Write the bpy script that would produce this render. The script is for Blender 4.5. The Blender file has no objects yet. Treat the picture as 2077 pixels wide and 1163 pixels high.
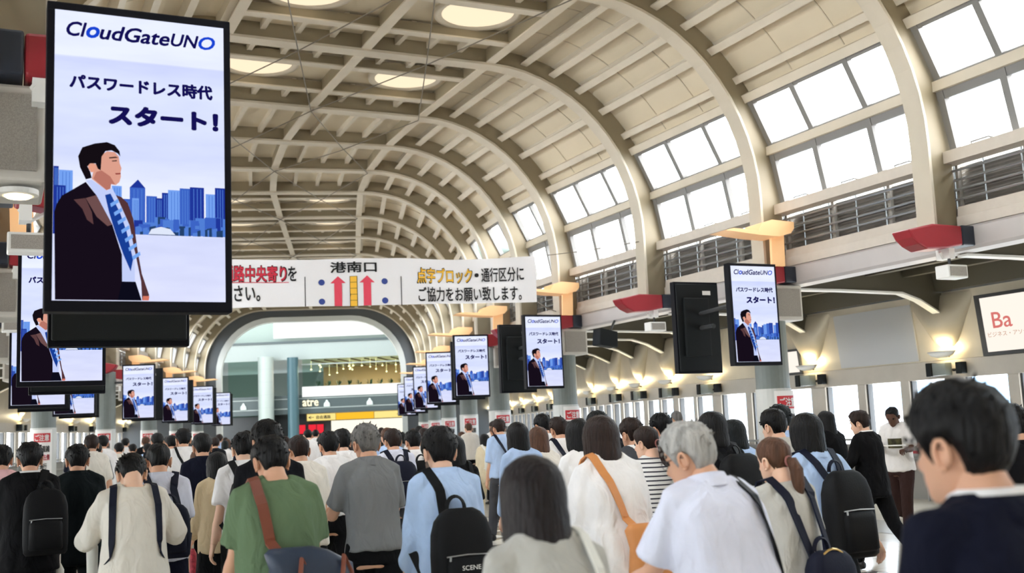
import bpy, bmesh, math, random
from mathutils import Vector, Matrix, noise
random.seed(7)
S = bpy.context.scene
COL = S.collection
R = math.radians
# ---------------------------------------------------------------- camera
TH, PI_, RO, EYE = R(25.5565), R(7.3464), R(2.4388), 1.6
f0 = Vector((math.sin(TH)*math.cos(PI_), math.cos(TH)*math.cos(PI_), math.sin(PI_)))
r0 = Vector((math.cos(TH), -math.sin(TH), 0)); u0 = r0.cross(f0)
rx = math.cos(RO)*r0 - math.sin(RO)*u0
ux = math.sin(RO)*r0 + math.cos(RO)*u0
cam = bpy.data.objects.new('camera', bpy.data.cameras.new('camera')); COL.objects.link(cam)
cam.matrix_world = Matrix(((rx.x, ux.x, -f0.x, 0), (rx.y, ux.y, -f0.y, 0), (rx.z, ux.z, -f0.z, EYE), (0, 0, 0, 1)))
cam.data.sensor_width = 36; cam.data.lens = 2206.56/2077*36
cam.data.clip_start = 0.05; cam.data.clip_end = 400
cam.data.dof.use_dof = True; cam.data.dof.focus_distance = 9.0; cam.data.dof.aperture_fstop = 2.8
S.camera = cam
# ---------------------------------------------------------------- exposure, world, large lights
EXPO = 0.6
S.view_settings.view_transform = 'Standard'; S.view_settings.look = 'None'
S.view_settings.exposure = EXPO; S.view_settings.gamma = 1; S.view_settings.use_curve_mapping = False
S.cycles.max_bounces = 6; S.cycles.diffuse_bounces = 4; S.cycles.glossy_bounces = 2
S.cycles.transmission_bounces = 4; S.cycles.transparent_max_bounces = 8
S.cycles.sample_clamp_indirect = 6; S.cycles.caustics_reflective = False; S.cycles.caustics_refractive = False
S.cycles.use_denoising = True
W = bpy.data.worlds.new('overcast_sky'); S.world = W; W.use_nodes = True
nt = W.node_tree; bg = nt.nodes['Background']
tc = nt.nodes.new('ShaderNodeTexCoord'); nz = nt.nodes.new('ShaderNodeTexNoise'); cr = nt.nodes.new('ShaderNodeValToRGB')
nz.inputs['Scale'].default_value = 3; nz.inputs['Detail'].default_value = 5
cr.color_ramp.elements[0].position = .35; cr.color_ramp.elements[0].color = (.62, .86, 1, 1)
cr.color_ramp.elements[1].position = .5; cr.color_ramp.elements[1].color = (1, 1, 1, 1)
nt.links.new(tc.outputs['Generated'], nz.inputs['Vector']); nt.links.new(nz.outputs['Fac'], cr.inputs['Fac'])
nt.links.new(cr.outputs['Color'], bg.inputs['Color']); bg.inputs['Strength'].default_value = 8.5
# ---------------------------------------------------------------- materials
def s2l(c):
    return tuple(((v/255)/12.92 if v/255 <= .04045 else ((v/255+.055)/1.055)**2.4) for v in c)
MATS = {}
def glow(m, k):
    b = m.node_tree.nodes['Principled BSDF']; b.inputs['Emission Color'].default_value = b.inputs['Base Color'].default_value; b.inputs['Emission Strength'].default_value = k*2**-EXPO; return m
def mat(name, rgb, rough=.6, metal=0, var=0, vscale=8, bump=0, bscale=60, spec=.4, coat=0, stretch=None, subs=0):
    """rgb in 0..255 display values; var = colour mottling; bump = noise relief"""
    if name in MATS: return MATS[name]
    m = bpy.data.materials.new(name); m.use_nodes = True; n = m.node_tree.nodes; l = m.node_tree.links
    b = n['Principled BSDF']; c = s2l(rgb)
    b.inputs['Base Color'].default_value = (*c, 1); b.inputs['Roughness'].default_value = rough
    b.inputs['Metallic'].default_value = metal; b.inputs['Specular IOR Level'].default_value = spec
    if coat: b.inputs['Coat Weight'].default_value = coat
    if subs: b.inputs['Subsurface Weight'].default_value = subs; b.inputs['Subsurface Radius'].default_value = (.02, .008, .005)
    if var or bump:
        t = n.new('ShaderNodeTexCoord'); mp = n.new('ShaderNodeMapping'); l.new(t.outputs['Object'], mp.inputs['Vector'])
        if stretch: mp.inputs['Scale'].default_value = stretch
    if var:
        z = n.new('ShaderNodeTexNoise'); z.inputs['Scale'].default_value = vscale; z.inputs['Detail'].default_value = 6
        l.new(mp.outputs['Vector'], z.inputs['Vector'])
        r = n.new('ShaderNodeValToRGB'); r.color_ramp.elements[0].position = .3; r.color_ramp.elements[1].position = .7
        r.color_ramp.elements[0].color = (*[max(0, v*(1-var)) for v in c], 1); r.color_ramp.elements[1].color = (*[min(1, v*(1+var*.6)) for v in c], 1)
        l.new(z.outputs['Fac'], r.inputs['Fac']); l.new(r.outputs['Color'], b.inputs['Base Color'])
    if bump:
        z2 = n.new('ShaderNodeTexNoise'); z2.inputs['Scale'].default_value = bscale; z2.inputs['Detail'].default_value = 4
        l.new(mp.outputs['Vector'], z2.inputs['Vector'])
        bp = n.new('ShaderNodeBump'); bp.inputs['Strength'].default_value = bump; bp.inputs['Distance'].default_value = .02
        l.new(z2.outputs['Fac'], bp.inputs['Height']); l.new(bp.outputs['Normal'], b.inputs['Normal'])
    MATS[name] = m; return m
def emat(name, rgb, strength=1.0):
    if name in MATS: return MATS[name]
    m = bpy.data.materials.new(name); m.use_nodes = True; n = m.node_tree.nodes; l = m.node_tree.links
    n.remove(n['Principled BSDF']); e = n.new('ShaderNodeEmission'); e.inputs['Color'].default_value = (*s2l(rgb), 1); e.inputs['Strength'].default_value = strength*2**-EXPO
    l.new(e.outputs[0], n['Material Output'].inputs[0]); MATS[name] = m; return m
def glassmat(name, tint=(255, 255, 255), refl=.12):
    m = bpy.data.materials.new(name); m.use_nodes = True; n = m.node_tree.nodes; l = m.node_tree.links
    n.remove(n['Principled BSDF']); t = n.new('ShaderNodeBsdfTransparent'); t.inputs[0].default_value = (*s2l(tint), 1)
    g = n.new('ShaderNodeBsdfGlossy'); g.inputs['Roughness'].default_value = .03; fr = n.new('ShaderNodeFresnel'); fr.inputs[0].default_value = 1.3
    mx = n.new('ShaderNodeMixShader'); mlt = n.new('ShaderNodeMath'); mlt.operation = 'MULTIPLY'; mlt.inputs[1].default_value = .25; l.new(fr.outputs[0], mlt.inputs[0]); l.new(mlt.outputs[0], mx.inputs[0]); l.new(t.outputs[0], mx.inputs[1]); l.new(g.outputs[0], mx.inputs[2])
    l.new(mx.outputs[0], n['Material Output'].inputs[0]); return m
M = dict(
 rib=mat('cream_painted_steel', (206, 196, 178), .5, var=.08, vscale=1.2), web=mat('shade_toned_web', (150, 138, 114), .5, var=.10, vscale=1.2),  # web darker than the flanges: shade on rib and beam sides put into the colour
 purlin=mat('pale_cream_steel', (214, 204, 186), .5, var=.06, vscale=2),
 deck=mat('cream_roof_panel', (216, 203, 178), .7, var=.06, vscale=.8, bump=.03, bscale=20),
 beam=mat('lilac_grey_steel', (196, 190, 188), .45, var=.05, vscale=2),
 frame=mat('grey_window_frame', (128, 126, 124), .5),
 trunk=mat('beige_cable_cover', (212, 202, 190), .5, var=.04),
 dark=mat('dark_grey_metal', (60, 62, 64), .5),
 louver=mat('grey_louvre', (172, 166, 158), .5, var=.15, vscale=5),
 pipe=mat('galvanised_pipe', (165, 168, 170), .35, metal=.6),
 black=mat('black_plastic', (10, 11, 20), .6, spec=.15),
 blackm=mat('black_matte', (24, 28, 30), .6, spec=.2),
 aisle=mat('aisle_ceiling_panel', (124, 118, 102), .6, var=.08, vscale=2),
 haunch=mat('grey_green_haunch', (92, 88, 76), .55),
 cove=mat('beige_metal_panel', (196, 186, 164), .38, metal=.25, var=.12, vscale=1.5),
 blank=mat('grey_blank_panel', (186, 188, 190), .5),
 lintel=mat('warm_grey_lintel', (186, 180, 170), .5, var=.06, vscale=3),
 colm=mat('grey_green_column', (120, 128, 126), .4, var=.05),
 colw=mat('pale_column_cladding', (205, 207, 204), .4),
 wallp=mat('grey_wall', (150, 150, 146), .5),
 white=mat('white_paint', (236, 236, 232), .45),
 red=mat('crimson_metal', (152, 38, 48), .4),
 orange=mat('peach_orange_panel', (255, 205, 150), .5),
 perf=mat('perforated_grey_metal', (158, 152, 144), .5, var=.25, vscale=160),
 ring=mat('slate_arch_ring', (84, 88, 92), .5),
 trimg=mat('pale_arch_trim', (196, 200, 198), .4),
 cloth=mat('white_banner_cloth', (232, 230, 232), .8, bump=.15, bscale=3),
 ink=mat('black_ink', (18, 16, 18), .7), inkred=mat('red_ink', (204, 44, 66), .7), inkyel=mat('yellow_ink', (240, 186, 60), .7), inkblue=mat('blue_ink', (52, 70, 140), .7),
 inkarrow=mat('rose_ink', (222, 70, 92), .7),
 paper=mat('white_poster_paper', (238, 236, 234), .6),
 glass=glassmat('window_glass'), greenglass=glassmat('green_tinted_glass', (232, 246, 240)),
 cable=mat('steel_cable', (120, 112, 100), .5),
 lampwarm=emat('warm_lamp_glow', (255, 228, 168), 30), disc=emat('cream_disc_glow', (255, 234, 200), 1.12),
)
glow(M['orange'], .3)   # plates are no lamps; this emission adds the lit look to their colour
# ---------------------------------------------------------------- mesh helpers
class MB:
    def __init__(s): s.v = []; s.f = []; s.mi = []
    def add(s, vs, fs, mi=0):
        o = len(s.v); s.v += [tuple(v) for v in vs]; s.f += [tuple(i+o for i in f) for f in fs]; s.mi += [mi]*len(fs); return s
    def hexa(s, c, mi=0):   # 8 corners: bottom ring 0-3, top ring 4-7
        return s.add(c, [(0, 3, 2, 1), (4, 5, 6, 7), (0, 1, 5, 4), (1, 2, 6, 5), (2, 3, 7, 6), (3, 0, 4, 7)], mi)
    def box(s, c, d, mi=0, M_=None):
        x, y, z = d[0]/2, d[1]/2, d[2]/2
        p = [Vector((c[0]+a*x, c[1]+b*y, c[2]+e*z)) for e in (-1, 1) for a, b in ((-1, -1), (1, -1), (1, 1), (-1, 1))]
        if M_: p = [M_ @ q for q in p]
        return s.hexa(p, mi)
    def loft(s, rings, closed=True, caps=True, mi=0):
        n = len(rings[0]); vs = [v for r in rings for v in r]; fs = []
        for i in range(len(rings)-1):
            for j in range(n if closed else n-1):
                k = (j+1) % n; fs.append((i*n+j, i*n+k, (i+1)*n+k, (i+1)*n+j))
        if caps and closed: fs.append(tuple(range(n-1, -1, -1))); fs.append(tuple(range((len(rings)-1)*n, len(rings)*n)))
        return s.add(vs, fs, mi)
    def tube(s, pts, r, n=10, mi=0, caps=True, flat=None):
        pts = [Vector(p) for p in pts]; rings = []; up = None
        for i, p in enumerate(pts):
            t = (pts[min(i+1, len(pts)-1)] - pts[max(i-1, 0)]).normalized()
            if up is None: up = Vector((0, 0, 1)) if abs(t.z) < .9 else Vector((0, 1, 0))
            a = t.cross(up).normalized(); b = a.cross(t).normalized(); up = b
            rr = r[i] if isinstance(r, (list, tuple)) else r
            ra, rb = (rr if isinstance(rr, tuple) else (rr, rr))
            rings.append([p + a*math.cos(2*math.pi*k/n)*ra + b*math.sin(2*math.pi*k/n)*rb for k in range(n)])
        return s.loft(rings, True, caps, mi)
    def prism(s, poly, a, b, fn, mi=0):   # extrude 2D poly through fn(u, v, t) from t=a to t=b
        n = len(poly); vs = [fn(u, v, a) for u, v in poly]+[fn(u, v, b) for u, v in poly]
        fs = [tuple(range(n-1, -1, -1)), tuple(range(n, 2*n))]+[(i, (i+1) % n, (i+1) % n+n, i+n) for i in range(n)]
        return s.add(vs, fs, mi)
    def build(s, name, mats, parent=None, smooth=False, kind=None, bevel=0):
        me = bpy.data.meshes.new(name); me.from_pydata(s.v, [], s.f); me.update()
        bm = bmesh.new(); bm.from_mesh(me); bmesh.ops.recalc_face_normals(bm, faces=bm.faces); bm.to_mesh(me); bm.free()
        for m in (mats if isinstance(mats, (list, tuple)) else [mats]): me.materials.append(m)
        if any(s.mi): me.polygons.foreach_set('material_index', s.mi)
        if smooth: me.polygons.foreach_set('use_smooth', [True]*len(me.polygons))
        o = bpy.data.objects.new(name, me); COL.objects.link(o)
        if parent: o.parent = parent
        if kind: o['kind'] = kind
        if bevel:
            md = o.modifiers.new('b', 'BEVEL'); md.width = bevel; md.segments = 2; md.limit_method = 'ANGLE'
        return o
def tag(o, label, cat, group=None, kind=None):
    o['label'] = label; o['category'] = cat
    if group: o['group'] = group
    if kind: o['kind'] = kind
    return o
def thing(name, label, cat, loc=(0, 0, 0), rz=0, group=None):
    o = bpy.data.objects.new(name, None); COL.objects.link(o); o.empty_display_size = .1
    o.location = loc; o.rotation_euler = (0, 0, rz); return tag(o, label, cat, group)
def dup(root, loc, rz, label=None, group=None):
    r = root.copy(); COL.objects.link(r); r.location = loc; r.rotation_euler = (0, 0, rz)
    if label: r['label'] = label
    if group: r['group'] = group
    for ch in list(root.children):
        c = ch.copy(); COL.objects.link(c); c.parent = r
        for g in list(ch.children):
            d = g.copy(); COL.objects.link(d); d.parent = c
    return r
def smoothmesh(o):
    o.data.polygons.foreach_set('use_smooth', [True]*len(o.data.polygons))
def text_mesh(body, name, m, u0, u1, v0, v1, fn, parent=None, bold=0, shear=0, keep=False):
    """flat lettering filling the box u0..u1, v0..v1 (v grows upward); fn(u,v)->3D point"""
    c = bpy.data.curves.new('t', 'FONT'); c.body = body; c.shear = shear; c.resolution_u = 3
    o = bpy.data.objects.new('t', c); COL.objects.link(o)
    me = bpy.data.meshes.new_from_object(o.evaluated_get(bpy.context.evaluated_depsgraph_get()))
    bpy.data.objects.remove(o); bpy.data.curves.remove(c)
    if not me.vertices: return None
    xs = [v.co.x for v in me.vertices]; ys = [v.co.y for v in me.vertices]
    a, b, d, e = min(xs), max(xs), min(ys), max(ys); src = list(zip(xs, ys))
    for v in me.vertices:
        v.co = fn(u0+(v.co.x-a)/(b-a)*(u1-u0), v0+(v.co.y-d)/(e-d)*(v1-v0))
    me.name = name; me.materials.clear(); me.materials.append(m)
    if bold:
        b_ = bold*.62; k_ = (u1-u0)/(b-a); k2 = (v1-v0)/(e-d); base = me.copy(); bm = bmesh.new(); n_v = len(me.vertices)
        for q, (sx_, sy_) in enumerate(((b_, b_), (-b_, b_), (b_, -b_), (-b_, -b_), (b_*1.3, 0), (-b_*1.3, 0), (0, b_*1.3), (0, -b_*1.3), (0, 0))):
            t_ = base.copy()
            for v, (x_, y_) in zip(t_.vertices, src): v.co = fn(u0+(x_+sx_-a)/(b-a)*(u1-u0), v0+(y_+sy_-d)/(e-d)*(v1-v0))
            bm.from_mesh(t_); bpy.data.meshes.remove(t_)
        bm.to_mesh(me); bm.free(); bpy.data.meshes.remove(base)
    o = bpy.data.objects.new(name, me); COL.objects.link(o)
    if parent: o.parent = parent
    return o
# ---------------------------------------------------------------- plan of the hall: one frame per roof rib (centre, yaw); it bends to the right
CX = 5.66; BAY = 3.5; Y0 = 10.374
NAMES = ['U', 'V', 'W', 'X', 'Y', 'Z', 'A', 'B', 'C', 'D', 'E', 'F', 'G', 'H', 'I', 'J', 'K', 'L', 'MM', 'N', 'O']
FR = {}
for i, k in enumerate(['V', 'W', 'X', 'Y', 'Z', 'A', 'B', 'C', 'D']): FR[k] = (Vector((CX, Y0+BAY*(i-5))), 0.0)
TE = 17.0
_p = FR['D'][0].copy()
for k, L_, a, ya in (('E', 2.62, TE*.15, TE*.3), ('F', 2.62, TE*.45, TE*.6), ('G', 2.62, TE*.72, TE*.85), ('H', 3.5, TE*.97, TE)):
    _p = _p+L_*Vector((math.sin(R(a)), math.cos(R(a)))); FR[k] = (_p.copy(), R(ya))
for k in ['I', 'J', 'K', 'L', 'MM', 'N', 'O']:
    _p = _p+3.5*Vector((math.sin(R(TE)), math.cos(R(TE)))); FR[k] = (_p.copy(), R(TE))
RIBS = NAMES[1:]
MAIN = ['Z', 'B', 'D', 'F', 'H', 'J', 'L', 'N']
def P(k, x, z, dy=0):
    p, a = FR[k]; return Vector((p.x+x*math.cos(a)+dy*math.sin(a), p.y-x*math.sin(a)+dy*math.cos(a), z))
def PB(i, t, x, z, dn=0):      # point in bay i (between RIBS[i] and RIBS[i+1]), t along
    return P(RIBS[i], x, z).lerp(P(RIBS[i+1], x, z), t)
FLAT, RAD, ZC, ZT, ZL = 2.34, 3.03, 5.07, 8.10, 3.92
def arc(a, r): return (FLAT+r*math.sin(R(a)), ZC+r*math.cos(R(a)))
def inner(n=14):
    pts = [((FLAT+RAD), ZL, 1, 0), (FLAT+RAD, 4.5, 1, 0)]
    for j in range(n+1):
        a = 90-90*j/n; x, z = arc(a, RAD); pts.append((x, z, math.sin(R(a)), math.cos(R(a))))
    pts.append((0, ZT, 0, 1))
    return pts + [(-x, z, -nx, nz_) for x, z, nx, nz_ in reversed(pts[:-1])]
def off(a): return .31+.15*min(1, max(0, a)/60)      # roof skin above the rib's inner edge: shallow at the crown, deep at the foot
def sec(nz_):
    d = off(math.degrees(math.acos(max(-1, min(1, nz_))))); return [(-.15, 0), (.15, 0), (.15, .045), (.10, .055), (.10, d), (-.10, d), (-.10, .055), (-.15, .045)]
for k in RIBS:
    mb = MB(); mb.loft([[P(k, x+nx*d, z+nz_*d, s) for s, d in sec(nz_)] for x, z, nx, nz_ in inner()])
    
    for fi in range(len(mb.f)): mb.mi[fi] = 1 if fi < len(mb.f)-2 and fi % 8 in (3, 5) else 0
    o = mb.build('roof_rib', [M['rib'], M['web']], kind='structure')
def plank(i, prof, name, m, t0=0, t1=1, **kw):     # prism between two ribs from a cross section of (x, z)
    mb = MB(); n = len(prof)
    mb.loft([[PB(i, t0, x, z) for x, z in prof], [PB(i, t1, x, z) for x, z in prof]])
    return mb.build(name, m, kind='structure', **kw)
def rect(x, z, w, h): return [(x-w/2, z-h/2), (x+w/2, z-h/2), (x+w/2, z+h/2), (x-w/2, z+h/2)]
def channel(a, r, w, h, sx=1):   # C channel purlin, open towards the crown
    cx_, cz = arc(a, r); n_ = (math.sin(R(a)), math.cos(R(a))); t_ = (math.cos(R(a)), -math.sin(R(a)))
    return [(sx*(cx_+n_[0]*p+t_[0]*q), cz+n_[1]*p+t_[1]*q) for p, q in ((-h/2, -w/2), (-h/2, w/2), (h/2, w/2), (h/2, -w/2), (h/2-.015, -w/2), (h/2-.015, w/2-.015), (-h/2+.03, w/2-.015), (-h/2+.03, -w/2))]
def rad_rect(a, r, w, h, sx=1):  # small rectangle set square to the arc
    cx_, cz = arc(a, r); n_ = (math.sin(R(a)), math.cos(R(a))); t_ = (math.cos(R(a)), -math.sin(R(a)))
    return [(sx*(cx_+n_[0]*p+t_[0]*q), cz+n_[1]*p+t_[1]*q) for p, q in ((-h/2, -w/2), (-h/2, w/2), (h/2, w/2), (h/2, -w/2))]
# profile stations of the glazing (relative x, z)
HX, HZ = 5.30, 6.735
MX, MZ = 5.674, 5.887
SX, SZ = 5.84, 4.98
wn = 0
OUT = []
GL_GROUP = {}
NB = len(RIBS)-1
for i in range(NB):
    k0, k1 = RIBS[i], RIBS[i+1]; bend = k0 in 'DEF'; panes = 2 if bend else 3
    # roof skin
    prof = [(0, ZT+.31), (FLAT, ZT+.31)] + [arc(a, RAD+off(a)) for a in range(6, 61, 6)] + [(HX+.12, HZ+.1)]
    full = [(-x, z) for x, z in reversed(prof[1:])]+prof
    mb = MB(); mb.loft([[PB(i, 0, x, z) for x, z in full]+[PB(i, 0, x*1.01, z+.1) for x, z in reversed(full)], [PB(i, 1, x, z) for x, z in full]+[PB(i, 1, x*1.01, z+.1) for x, z in reversed(full)]])
    mb.build('ceiling', M['deck'], kind='structure')
    for sx in (1, -1):
        for a in (2, 12.5, 23, 33.5, 44):
            plank(i, channel(a, RAD+off(a)-.095, .13, .19, sx), 'roof_purlin', M['purlin'])
        plank(i, rad_rect(54.9, RAD+.37, .12, .15, sx), 'roof_purlin', M['purlin'])
        plank(i, rad_rect(60.5, RAD+.36, .14, .18, sx), 'roof_purlin', M['purlin'])
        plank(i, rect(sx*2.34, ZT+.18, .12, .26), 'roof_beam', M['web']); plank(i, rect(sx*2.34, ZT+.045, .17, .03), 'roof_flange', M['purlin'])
        # panel joints: thin seams standing proud of the skin
        if not bend:
            for t in (.33, .66):
                seam = [arc(a, RAD+off(a)-.012) for a in range(4, 60, 5)]
                mb = MB(); mb.loft([[PB(i, t-.003, sx*x, z), PB(i, t+.003, sx*x, z), PB(i, t+.003, sx*(x+.01), z+.012), PB(i, t-.003, sx*(x+.01), z+.012)] for x, z in seam]); mb.build('roof_seam', mat('seam_line', (196, 184, 162), .6), kind='structure')
        # rails of the glazing and the outer apron
        plank(i, [(sx*(MX-.07), MZ-.09), (sx*(MX+.10), MZ-.09), (sx*(MX+.10), MZ+.05), (sx*(MX-.07), MZ+.05)], 'window_rail', M['purlin'])
        plank(i, [(sx*(SX-.16), SZ-.16), (sx*(SX+.10), SZ-.16), (sx*(SX+.10), SZ), (sx*(SX-.16), SZ)], 'window_rail', M['trunk'])
        for (xa, za, xb, zb, hd) in ((HX, HZ-.06, MX, MZ+.05, 0), (MX, MZ-.09, SX, SZ, 1)):
            wn += 1
            w = thing('window_%d' % wn, '', ''); del w['label']; del w['category']; w['kind'] = 'structure'
            dx, dz = xb-xa, zb-za; L_ = math.hypot(dx, dz); nx, nz_ = -dz/L_, dx/L_     # outward normal
            def G(t, s, n): return PB(i, t, sx*(xa+dx*s+nx*n), za+dz*s+nz_*n)
            fb = MB()
            ts = [.05]+[j/panes for j in range(1, panes)]+[.95]
            hw_ = .015 if not bend else .019
            for t in ts: fb.hexa([G(t-hw_, 0, -.03), G(t+hw_, 0, -.03), G(t+hw_, 0, .07), G(t-hw_, 0, .07), G(t-hw_, 1, -.03), G(t+hw_, 1, -.03), G(t+hw_, 1, .07), G(t-hw_, 1, .07)])
            for s0, s1 in ((0, .09), (.94, 1)) if not hd else ((0, .14), (.95, 1)):
                fb.hexa([G(.03, s0, -.02), G(.97, s0, -.02), G(.97, s0, .07), G(.03, s0, .07), G(.03, s1, -.02), G(.97, s1, -.02), G(.97, s1, .07), G(.03, s1, .07)])
            fb.build('window_frame', M['frame'], w)
            gb = MB()
            for j in range(panes):
                a_, b_ = ts[j]+hw_, ts[j+1]-hw_
                gb.add([G(a_, .03, .03), G(b_, .03, .03), G(b_, .98, .03), G(a_, .98, .03)], [(0, 1, 2, 3)])
            gb.build('window_glass', M['glass'], w)
            if hd and not bend:
                for j in range(panes):
                    t = (ts[j]+ts[j+1])/2
                    hb = MB(); hb.tube([G(t-.05, .97, -.05), G(t-.04, .93, -.10), G(t+.04, .93, -.10), G(t+.05, .97, -.05)], .012, 6); hb.build('window_handle', M['frame'], w)
        # louvre wall, railing pipes, cable covers, edge beam
        lb = MB(); z = 4.25
        while z < 4.82:
            lb.loft([[PB(i, t, sx*x, zz) for x, zz in ((5.98, z), (6.02, z+.012), (6.08, z+.045), (6.04, z+.035))] for t in (.03, .97)]); z += .05
        lb.loft([[PB(i, t, sx*x, zz) for x, zz in ((6.09, 4.0), (6.12, 4.0), (6.12, 4.86), (6.09, 4.86))] for t in (0, 1)])
        for t in [j/panes for j in range(panes+1)]:
            t = min(max(t, .02), .98); lb.hexa([PB(i, tt, sx*x, z) for z in (4.2, 4.84) for tt, x in ((t-.008, 5.93), (t+.008, 5.93), (t+.008, 6.0), (t-.008, 6.0))])
        lb.build('trim_1', M['louver'], kind='structure')
        rb = MB()
        for z in (4.34, 4.47, 4.60, 4.73): rb.tube([PB(i, .02, sx*5.84, z), PB(i, .98, sx*5.84, z)], .017, 6)
        for j in range(panes*2+1):
            t = min(max(j/(panes*2), .03), .97); rb.tube([PB(i, t, sx*5.86, 4.22), PB(i, t, sx*5.86, 4.80)], .012, 5)
        rb.build('trim_2', M['pipe'], kind='structure')
        plank(i, [(sx*5.80, 4.10), (sx*6.05, 4.10), (sx*6.05, 4.235), (sx*5.82, 4.235)], 'trim_3', M['trunk'], .04, .96)
        plank(i, [(sx*5.78, 3.96), (sx*6.05, 3.96), (sx*6.05, 4.095), (sx*5.78, 4.095)], 'trim_3', M['trunk'], .04, .96)
        plank(i, [(sx*5.76, 3.68), (sx*5.80, 3.64), (sx*6.10, 3.64), (sx*6.10, 3.955), (sx*5.80, 3.955), (sx*5.76, 3.92)], 'edge_beam', M['beam'])
        # side aisle: soffit, secondary beams, cove, lintel, windows, dado
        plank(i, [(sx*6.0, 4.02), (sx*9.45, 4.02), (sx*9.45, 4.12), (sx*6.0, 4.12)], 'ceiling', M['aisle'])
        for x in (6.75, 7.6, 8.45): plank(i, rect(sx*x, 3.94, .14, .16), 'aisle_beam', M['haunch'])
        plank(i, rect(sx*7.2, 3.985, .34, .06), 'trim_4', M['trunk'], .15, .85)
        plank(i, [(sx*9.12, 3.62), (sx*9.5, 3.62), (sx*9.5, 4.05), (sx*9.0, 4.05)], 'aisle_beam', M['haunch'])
        plank(i, [(sx*9.24, 3.60), (sx*9.36, 2.44), (sx*9.6, 2.44), (sx*9.6, 3.60)], 'wall_right' if sx > 0 else 'wall_left', M['cove'])
        plank(i, [(sx*9.36, 2.12), (sx*9.62, 2.12), (sx*9.62, 2.435), (sx*9.36, 2.435)], 'lintel', M['lintel'])
        plank(i, [(sx*9.45, 0), (sx*9.62, 0), (sx*9.62, .95), (sx*9.45, .95)], 'wall_right' if sx > 0 else 'wall_left', M['wallp'])
        plank(i, [(sx*9.36, .93), (sx*9.62, .93), (sx*9.62, .99), (sx*9.36, .99)], 'window_sill', M['frame'])
        rb = MB()
        for z in (.72, 1.08): rb.tube([PB(i, 0, sx*9.2, z), PB(i, 1, sx*9.2, z)], .025, 6)
        for t in (.17, .5, .83): rb.tube([PB(i, t, sx*9.2, 0), PB(i, t, sx*9.2, 1.08)], .02, 6)
        rb.build('trim_5', M['pipe'], kind='structure')
        wn += 1
        w = thing('window_%d' % wn, '', ''); del w['label']; del w['category']; w['kind'] = 'structure'
        fb = MB(); gb = MB(); ts = [0, .06, .30, .36, .62, .68, .94, 1] if not bend else [0, .08, .46, .54, .92, 1]
        for j in range(0, len(ts), 2):
            fb.hexa([PB(i, t, sx*x, z) for z in (.95, 2.14) for t, x in ((ts[j], 9.42), (ts[j+1], 9.42), (ts[j+1], 9.6), (ts[j], 9.6))], 0)
        for j in range(1, len(ts)-1, 2):
            a_, b_ = ts[j], ts[j+1]
            gb.add([PB(i, a_, sx*9.52, .97), PB(i, b_, sx*9.52, .97), PB(i, b_, sx*9.52, 2.13), PB(i, a_, sx*9.52, 2.13)], [(0, 1, 2, 3)])
            for (t0, t1) in ((a_, a_+.012), (b_-.012, b_)):
                fb.hexa([PB(i, t, sx*x, z) for z in (.95, 2.14) for t, x in ((t0, 9.46), (t1, 9.46), (t1, 9.58), (t0, 9.58))], 1)
        fb.build('window_post', [M['lintel'], M['dark']], w); gb.build('window_glass', M['glass'], w)
    # flat zone between the beams
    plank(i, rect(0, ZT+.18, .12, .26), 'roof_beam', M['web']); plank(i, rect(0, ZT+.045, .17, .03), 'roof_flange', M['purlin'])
    for x in (-1.76, -1.17, -.58, .58, 1.17, 1.76):
        for t0_, t1_ in (((0, 1),) if bend else ((0, .30), (.72, 1))): plank(i, rect(x, ZT+.25, .09, .12), 'roof_purlin', M['purlin'], t0_, t1_)
    if not bend:
        for t in (.30, .72):
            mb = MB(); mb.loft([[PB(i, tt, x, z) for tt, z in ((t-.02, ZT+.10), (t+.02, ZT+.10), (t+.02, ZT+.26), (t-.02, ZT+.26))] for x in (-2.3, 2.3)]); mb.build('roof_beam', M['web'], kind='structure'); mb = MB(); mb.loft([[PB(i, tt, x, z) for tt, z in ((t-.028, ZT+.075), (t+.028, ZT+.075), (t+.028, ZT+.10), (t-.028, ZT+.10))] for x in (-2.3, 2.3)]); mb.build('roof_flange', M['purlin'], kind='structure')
def colx(k, sx): return 5.48 if sx > 0 else {'Z': -6.0, 'B': -6.0, 'D': -6.0, 'F': -5.2, 'H': -5.0, 'J': -5.05, 'L': -5.2, 'N': -5.3}[k]
# haunches of the aisles, columns with their capitals
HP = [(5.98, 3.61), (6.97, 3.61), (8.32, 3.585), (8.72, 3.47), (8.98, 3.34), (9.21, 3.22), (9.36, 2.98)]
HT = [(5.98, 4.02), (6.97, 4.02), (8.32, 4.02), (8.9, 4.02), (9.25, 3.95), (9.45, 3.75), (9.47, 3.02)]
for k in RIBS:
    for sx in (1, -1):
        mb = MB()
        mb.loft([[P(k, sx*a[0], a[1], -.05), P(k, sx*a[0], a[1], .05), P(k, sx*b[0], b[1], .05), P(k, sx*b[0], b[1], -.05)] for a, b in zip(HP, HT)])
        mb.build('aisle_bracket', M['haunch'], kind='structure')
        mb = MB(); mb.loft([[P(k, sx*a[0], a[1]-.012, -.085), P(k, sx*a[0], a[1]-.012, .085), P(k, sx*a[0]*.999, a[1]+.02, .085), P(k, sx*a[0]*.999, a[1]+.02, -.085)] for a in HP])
        mb.build('aisle_flange', M['white'], kind='structure')
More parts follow.
